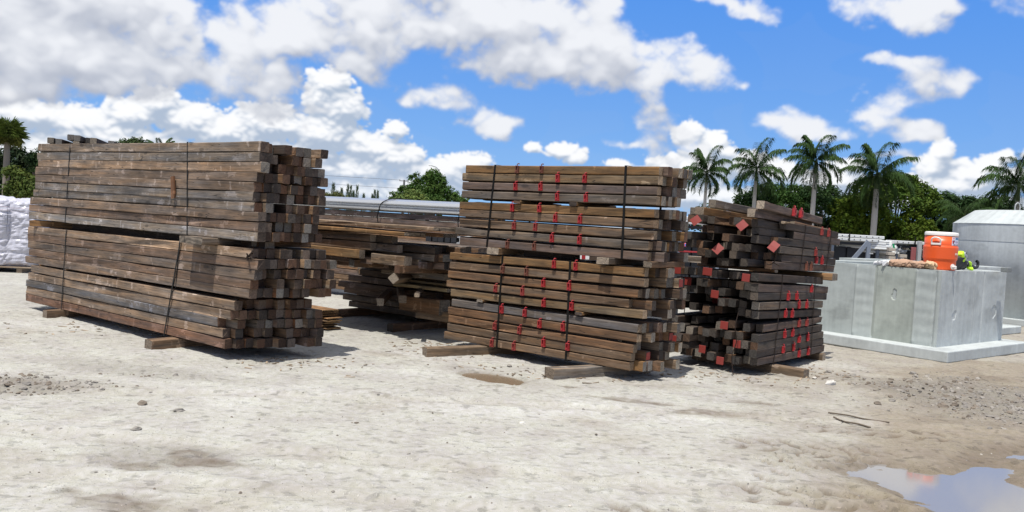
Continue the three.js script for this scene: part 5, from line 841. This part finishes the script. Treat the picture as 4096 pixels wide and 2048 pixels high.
{                                                        // young palm among the trees
  const t = thing('palm_tree', 'young palm with low fronds in front of the trees by the tank', 'palm tree', [39.9, 0, -76]), r = rng(251);
  part(t, 'trunk', new THREE.CylinderGeometry(0.1, 0.16, 4.2, 12).translate(0, 2.1, 0), palmBark);
  for (let i = 0; i < 16; i++) { const f = part(t, 'frond', frondGeo(2.6 + 0.4 * r(), 1.5 + 0.7 * r(), mix(1.2, -0.5, i / 16) + 0.2 * (r() - 0.5), r, 0.5, 0.02), leafShare); f.position.y = 4.25; f.rotation.y = i * 2.399; }
}
{                                                        // fan palm at the left edge
  const t = thing('palm_tree', 'cabbage palm with a round fan crown at the left edge', 'palm tree', [-26.8, 0, -45]), r = rng(261), P = [], C = [];
  part(t, 'trunk', new THREE.LatheGeometry([[0.2, 0], [0.17, 1.5], [0.15, 3.2], [0.13, 4.2]].map(([a, b]) => new THREE.Vector2(a, b)), 12), std({ color: new THREE.Color(0.2, 0.17, 0.14), roughness: 0.95 }));
  const d = new THREE.Vector3(), s = new THREE.Vector3(), u = new THREE.Vector3(), q = new THREE.Vector3();
  for (let f = 0; f < 190; f++) {
    const th = r() * 6.283, ph = Math.acos(mix(0.98, -0.75, r())), R0 = 0.28 + 0.22 * r(); d.set(Math.sin(ph) * Math.cos(th), Math.cos(ph), Math.sin(ph) * Math.sin(th)); s.set(-d.z, 0.15 * (r() - 0.5), d.x).normalize(); u.crossVectors(s, d);
    const c = d.clone().multiplyScalar(R0), old = d.y < -0.25 ? 0.5 : 0, k = 0.75 + 0.5 * r();
    for (let i = -8; i <= 8; i++) { const a = i * 0.19, L = 0.58 * (1 - Math.abs(i) * 0.035) * (0.85 + 0.3 * r()); q.copy(d).multiplyScalar(Math.cos(a)).addScaledVector(s, Math.sin(a)).normalize(); const e = c.clone().addScaledVector(q, L); e.y -= 0.16 * L + 0.1 * Math.abs(i) / 8; const w = 0.022; P.push(c.x, c.y, c.z, c.x + q.x * L * 0.6 + s.x * w, c.y + q.y * L * 0.6 + s.y * w, c.z + q.z * L * 0.6 + s.z * w, e.x, e.y, e.z, c.x, c.y, c.z, e.x, e.y, e.z, c.x + q.x * L * 0.6 - s.x * w, c.y + q.y * L * 0.6 - s.y * w, c.z + q.z * L * 0.6 - s.z * w); for (let z = 0; z < 6; z++) C.push(mix(0.12, 0.16, old) * k, mix(0.165, 0.13, old) * k, 0.03 * k); }
  }
  const g = new THREE.BufferGeometry(); g.setAttribute('position', new THREE.Float32BufferAttribute(P, 3)); g.setAttribute('color', new THREE.Float32BufferAttribute(C, 3)); g.computeVertexNormals();
  part(t, 'crown', g, leafShare).position.y = 4.66;
}
tree('tree', 'dark tree behind the cabbage palm at the left edge', -27.3, -47.5, [[-0.6, 3.0, 0, 1.1, 1.0], [0.5, 2.9, 0, 0.8], [0.9, 2.2, 0.3, 0.8], [-0.4, 1.8, 0.4, 1.2], [1.7, 1.8, 0, 0.6], [0.6, 1.2, 0.3, 1.2]], 0.11, 150, [0.022, 0.04, 0.014], 271);
tree('bush', 'yellow-green leafy bush between cabbage palm and left stack', -25.5, -44.2, [[-0.5, 2.5, 0, 0.4], [0.1, 2.2, 0, 0.45], [-0.2, 1.6, 0, 0.6], [0.3, 1.6, 0.2, 0.5]], 0.1, 220, [0.085, 0.12, 0.022], 272);
tree('bush', 'thin upright green bush beside the left stack top', -25.9, -46, [[0, 3.3, 0, 0.35], [0.5, 3.6, 0, 0.3], [0.2, 2.8, 0, 0.5]], 0.11, 200, [0.045, 0.08, 0.025], 273);
tree('bush', 'green bush tip showing over the middle of the left stack', -27.0, -60, [[-0.5, 5.2, 0, 0.5, 0.4], [0.3, 5.25, 0, 0.6, 0.4], [1.0, 5.1, 0, 0.5, 0.35], [0, 4.3, 0, 1.2]], 0.12, 110, [0.05, 0.085, 0.028], 274);
for (const [label, x, y, size, seed] of [['spiky palm top showing over the left stack', -25.0, 4.9, 1.0, 281], ['small dark frond tip over the left stack near its centre strap', -23.5, 4.75, 0.7, 282]]) {
  const t = thing('palm_tree', label, 'palm tree', [x, 0, -60.2]), r = rng(seed);
  part(t, 'trunk', new THREE.CylinderGeometry(0.12, 0.16, y, 10).translate(0, y / 2, 0), palmBark);
  for (let i = 0; i < 12; i++) { const f = part(t, 'frond', frondGeo(1.35 * size, 0.9, 1.3 - 0.9 * (i / 12), r, 0.2 * size, 0.022), leafShare); f.position.y = y; f.rotation.y = i * 2.399; }
}
// ---------------------------------------------------------------- utility pole, wires, street lamp
{
  const grey = std({ color: new THREE.Color(0.16, 0.16, 0.17), roughness: 0.9 }), t = thing('utility_pole', 'distant grey utility pole with a crossarm left of the middle tree', 'utility pole', [-9.41, 0, -72]);
  part(t, 'pole', cyl(0.085, 0.13, 4.45, 12, 0, 2.225, 0), grey); part(t, 'crossarm', box(0.75, 0.06, 0.07, -0.02, 4.36, 0), grey); part(t, 'insulator', merge([cyl(0.03, 0.03, 0.14, 8, 0.33, 4.45, 0), cyl(0.03, 0.03, 0.1, 8, -0.37, 4.42, 0), cyl(0.035, 0.03, 0.16, 8, 0.25, 4.0, 0)]), grey);
  const wire = std({ color: new THREE.Color(0.10, 0.10, 0.11), roughness: 0.8 });
  tag(part(scene, 'power_line', tube([[-9.8, 4.42, -72], [-20, 4.55, -74], [-34, 4.95, -77], [-60, 6.6, -82]], 0.014, 60, 5), wire), 'upper thin power line running left from the utility pole', 'power line');
  tag(part(scene, 'power_line_001', tube([[-9.4, 3.72, -72], [-20, 3.85, -74], [-34, 4.3, -77], [-60, 5.9, -82]], 0.014, 60, 5), wire), 'lower thin power line running left from the utility pole', 'power line');
  const l = thing('street_lamp', 'thin street lamp with a curved arm above the middle tree', 'street lamp', [-6.42, 0, -72]);
  part(l, 'pole', cyl(0.07, 0.1, 5.2, 12, 0, 2.6, 0), M.galvDull); part(l, 'arm', tube([[0, 5.1, 0], [-0.12, 5.4, 0], [-0.4, 5.68, 0], [-0.75, 5.78, 0]], 0.045, 24, 8), M.galvDull); part(l, 'lamp_head', rbox(0.3, 0.07, 0.16, 0.03, -0.85, 5.78, 0), M.galvDull);
}
// ---------------------------------------------------------------- stones, clods and sticks on the ground
{
  const r = rng(301), shapes = [0, 1, 2, 3].map((s) => { const g = new THREE.IcosahedronGeometry(1, 1), p = g.attributes.position; for (let i = 0; i < p.count; i++) { const x = p.getX(i), y = p.getY(i), z = p.getZ(i), k = 1 + 0.5 * noise3(x * 1.4 + s * 9, y * 1.4, z * 1.4); p.setXYZ(i, x * k, y * k * 0.55, z * k * 0.8); } g.computeVertexNormals(); return g; });
  const stone = std({ color: 0xffffff, roughness: 0.95 });
  const scatter = (name, label, n, place, size, tints) => {
    const list = shapes.map(() => []); for (let i = 0; i < n; i++) { const p = place(); if (p) list[i % 4].push([p, size()]); }
    const geo = []; const q = new THREE.Matrix4(), e = new THREE.Euler(), c = new THREE.Color();
    const total = list.reduce((s, l) => s + l.length, 0); if (!total) return;
    const im = new THREE.InstancedMesh(shapes[0], stone, total); let k = 0;
    for (const l of list) for (const [[x, z], s] of l) { e.set((r() - 0.5) * 0.7, r() * 6.3, (r() - 0.5) * 0.7); q.compose(new THREE.Vector3(x, groundAt(x, z).h + s * 0.1, z), new THREE.Quaternion().setFromEuler(e), new THREE.Vector3(s * (0.7 + 0.8 * r()), s * (0.6 + 0.6 * r()), s * (0.7 + 0.5 * r()))); im.setMatrixAt(k, q); const t = tints[Math.floor(r() * tints.length)], v = 0.8 + 0.4 * r(); im.setColorAt(k, c.setRGB(t[0] * v, t[1] * v, t[2] * v)); k++; }
    im.name = name; im.castShadow = im.receiveShadow = true; scene.add(im); tag(im, label, 'stones', null, 'stuff');
  };
  const pale = [0.40, 0.37, 0.32], grey = [0.24, 0.22, 0.195], brown = [0.17, 0.14, 0.11];
  scatter('pebbles', 'small pebbles and crumbs strewn over the pale dirt', 7000, () => { const x = -8 + 16 * r(), z = -3.9 - 7.5 * r(); return r() < 0.25 + 0.75 * sstep(-0.1, 0.3, fbm2(x * 0.55 + 20, z * 0.8, 3, 29)) ? [x, z] : null; }, () => 0.003 + 0.014 * r() * r() * r(), [pale, grey, grey, brown]);
  scatter('clods', 'grey clods and broken crust at the right below the vaults', 5200, () => { const x = 3.0 + 5.2 * r(), z = -6.6 - 4.4 * r(); return r() < clodMask(x, z) ? [x, z] : null; }, () => 0.008 + 0.05 * r() * r() * r(), [grey, grey, brown, [0.3, 0.275, 0.24], brown, grey]);
  scatter('rubble', 'low heap of grey clods at the left edge of the dirt', 2200, () => { const x = -6 + 3 * r(), z = -6.1 - 1.7 * r(); return r() < clodMask(x, z) ? [x, z] : null; }, () => 0.008 + 0.03 * r() * r(), [grey, brown, [0.3, 0.275, 0.24]]);
  {                                                      // splinters and bark shed round the stacks
    const n = 420, im = new THREE.InstancedMesh(new THREE.BoxGeometry(1, 1, 1), std({ color: 0xffffff, roughness: 0.95 }), n), q = new THREE.Matrix4(), c = new THREE.Color(), spots = [[-4.6, -10.4, 2.4, 0.8], [-2.2, -8.9, 1.0, 0.6], [-0.9, -10.4, 0.9, 0.7], [0.4, -9.2, 1.4, 0.5], [2.3, -9.6, 1.1, 0.5], [3.6, -10.2, 0.8, 0.9]];
    for (let i = 0; i < n; i++) { const [cx, cz, a, b] = spots[i % 6], x = cx + a * (r() + r() - 1), z = cz + b * (r() + r() - 1) + 0.3 * r(), L = 0.02 + 0.09 * r() * r(); q.compose(new THREE.Vector3(x, groundAt(x, z).h + 0.004, z), new THREE.Quaternion().setFromEuler(new THREE.Euler((r() - 0.5) * 0.4, r() * 6.3, (r() - 0.5) * 0.3)), new THREE.Vector3(L, 0.004 + 0.005 * r(), 0.006 + 0.014 * r())); im.setMatrixAt(i, q); const k = 0.5 + r(); im.setColorAt(i, c.setRGB(0.26 * k, 0.2 * k, 0.14 * k)); }
    im.name = 'wood_splinters'; im.castShadow = im.receiveShadow = true; scene.add(im); tag(im, 'wood splinters and bark crumbs strewn on the dirt around the stacks', 'splinters', null, 'stuff');
  }
  const lone = [['dark clod left of centre on the open dirt', -2.82, -6.62, 0.055, brown], ['flat dark stone right of the dark clod', -2.47, -6.46, 0.05, grey], ['small dark stone beside the damp patch on the left', -2.53, -5.86, 0.05, grey], ['flat grey chip near the dunnage of the middle stack', 0.04, -9.3, 0.05, grey], ['white stone on the open dirt near the centre', 0.16, -6.72, 0.03, [0.55, 0.53, 0.48]], ['dark pebble left of the white stone', -1.1, -6.4, 0.022, brown], ['small dark stone in the right foreground', 1.97, -5.95, 0.025, brown], ['pale stone near the plastic scrap right of the stacks', 3.5, -9.62, 0.045, [0.5, 0.47, 0.42]]];
  lone.forEach(([label, x, z, s, t], i) => { const m = solo('stone', label, 'stone', shapes[i % 4].clone().scale(s * 0.95, s * 0.6, s * 0.75), std({ color: new THREE.Color(...t), roughness: 0.95 }), [x, groundAt(x, z).h + s * 0.15, z], r() * 6); m.rotation.z = 0.1; });
  const stick = std({ color: new THREE.Color(0.12, 0.095, 0.07), roughness: 0.9 }), gy = (x, z) => groundAt(x, z).h + 0.008;
  solo('stick', 'longer thin stick lying on the dirt right of centre', 'stick', tube([[2.98, gy(2.98, -7.78), -7.78], [3.12, gy(3.12, -7.66) + 0.006, -7.67], [3.22, gy(3.22, -7.58), -7.57], [3.39, gy(3.39, -7.44), -7.44]], 0.007, 24, 6), stick);
  solo('stick', 'shorter forked stick just below the longer one', 'stick', merge([tube([[2.93, gy(2.93, -7.52) + 0.01, -7.52], [2.99, gy(2.99, -7.44), -7.44], [3.08, gy(3.08, -7.36) + 0.004, -7.36], [3.16, gy(3.16, -7.28), -7.28]], 0.008, 20, 6), tube([[2.99, gy(2.99, -7.44), -7.44], [2.96, gy(2.96, -7.41) + 0.02, -7.41]], 0.005, 6, 5)]), stick);
}
scene.traverse((o) => { if (o.isMesh) o.castShadow = o.receiveShadow = true; });
renderer.render(scene, camera);
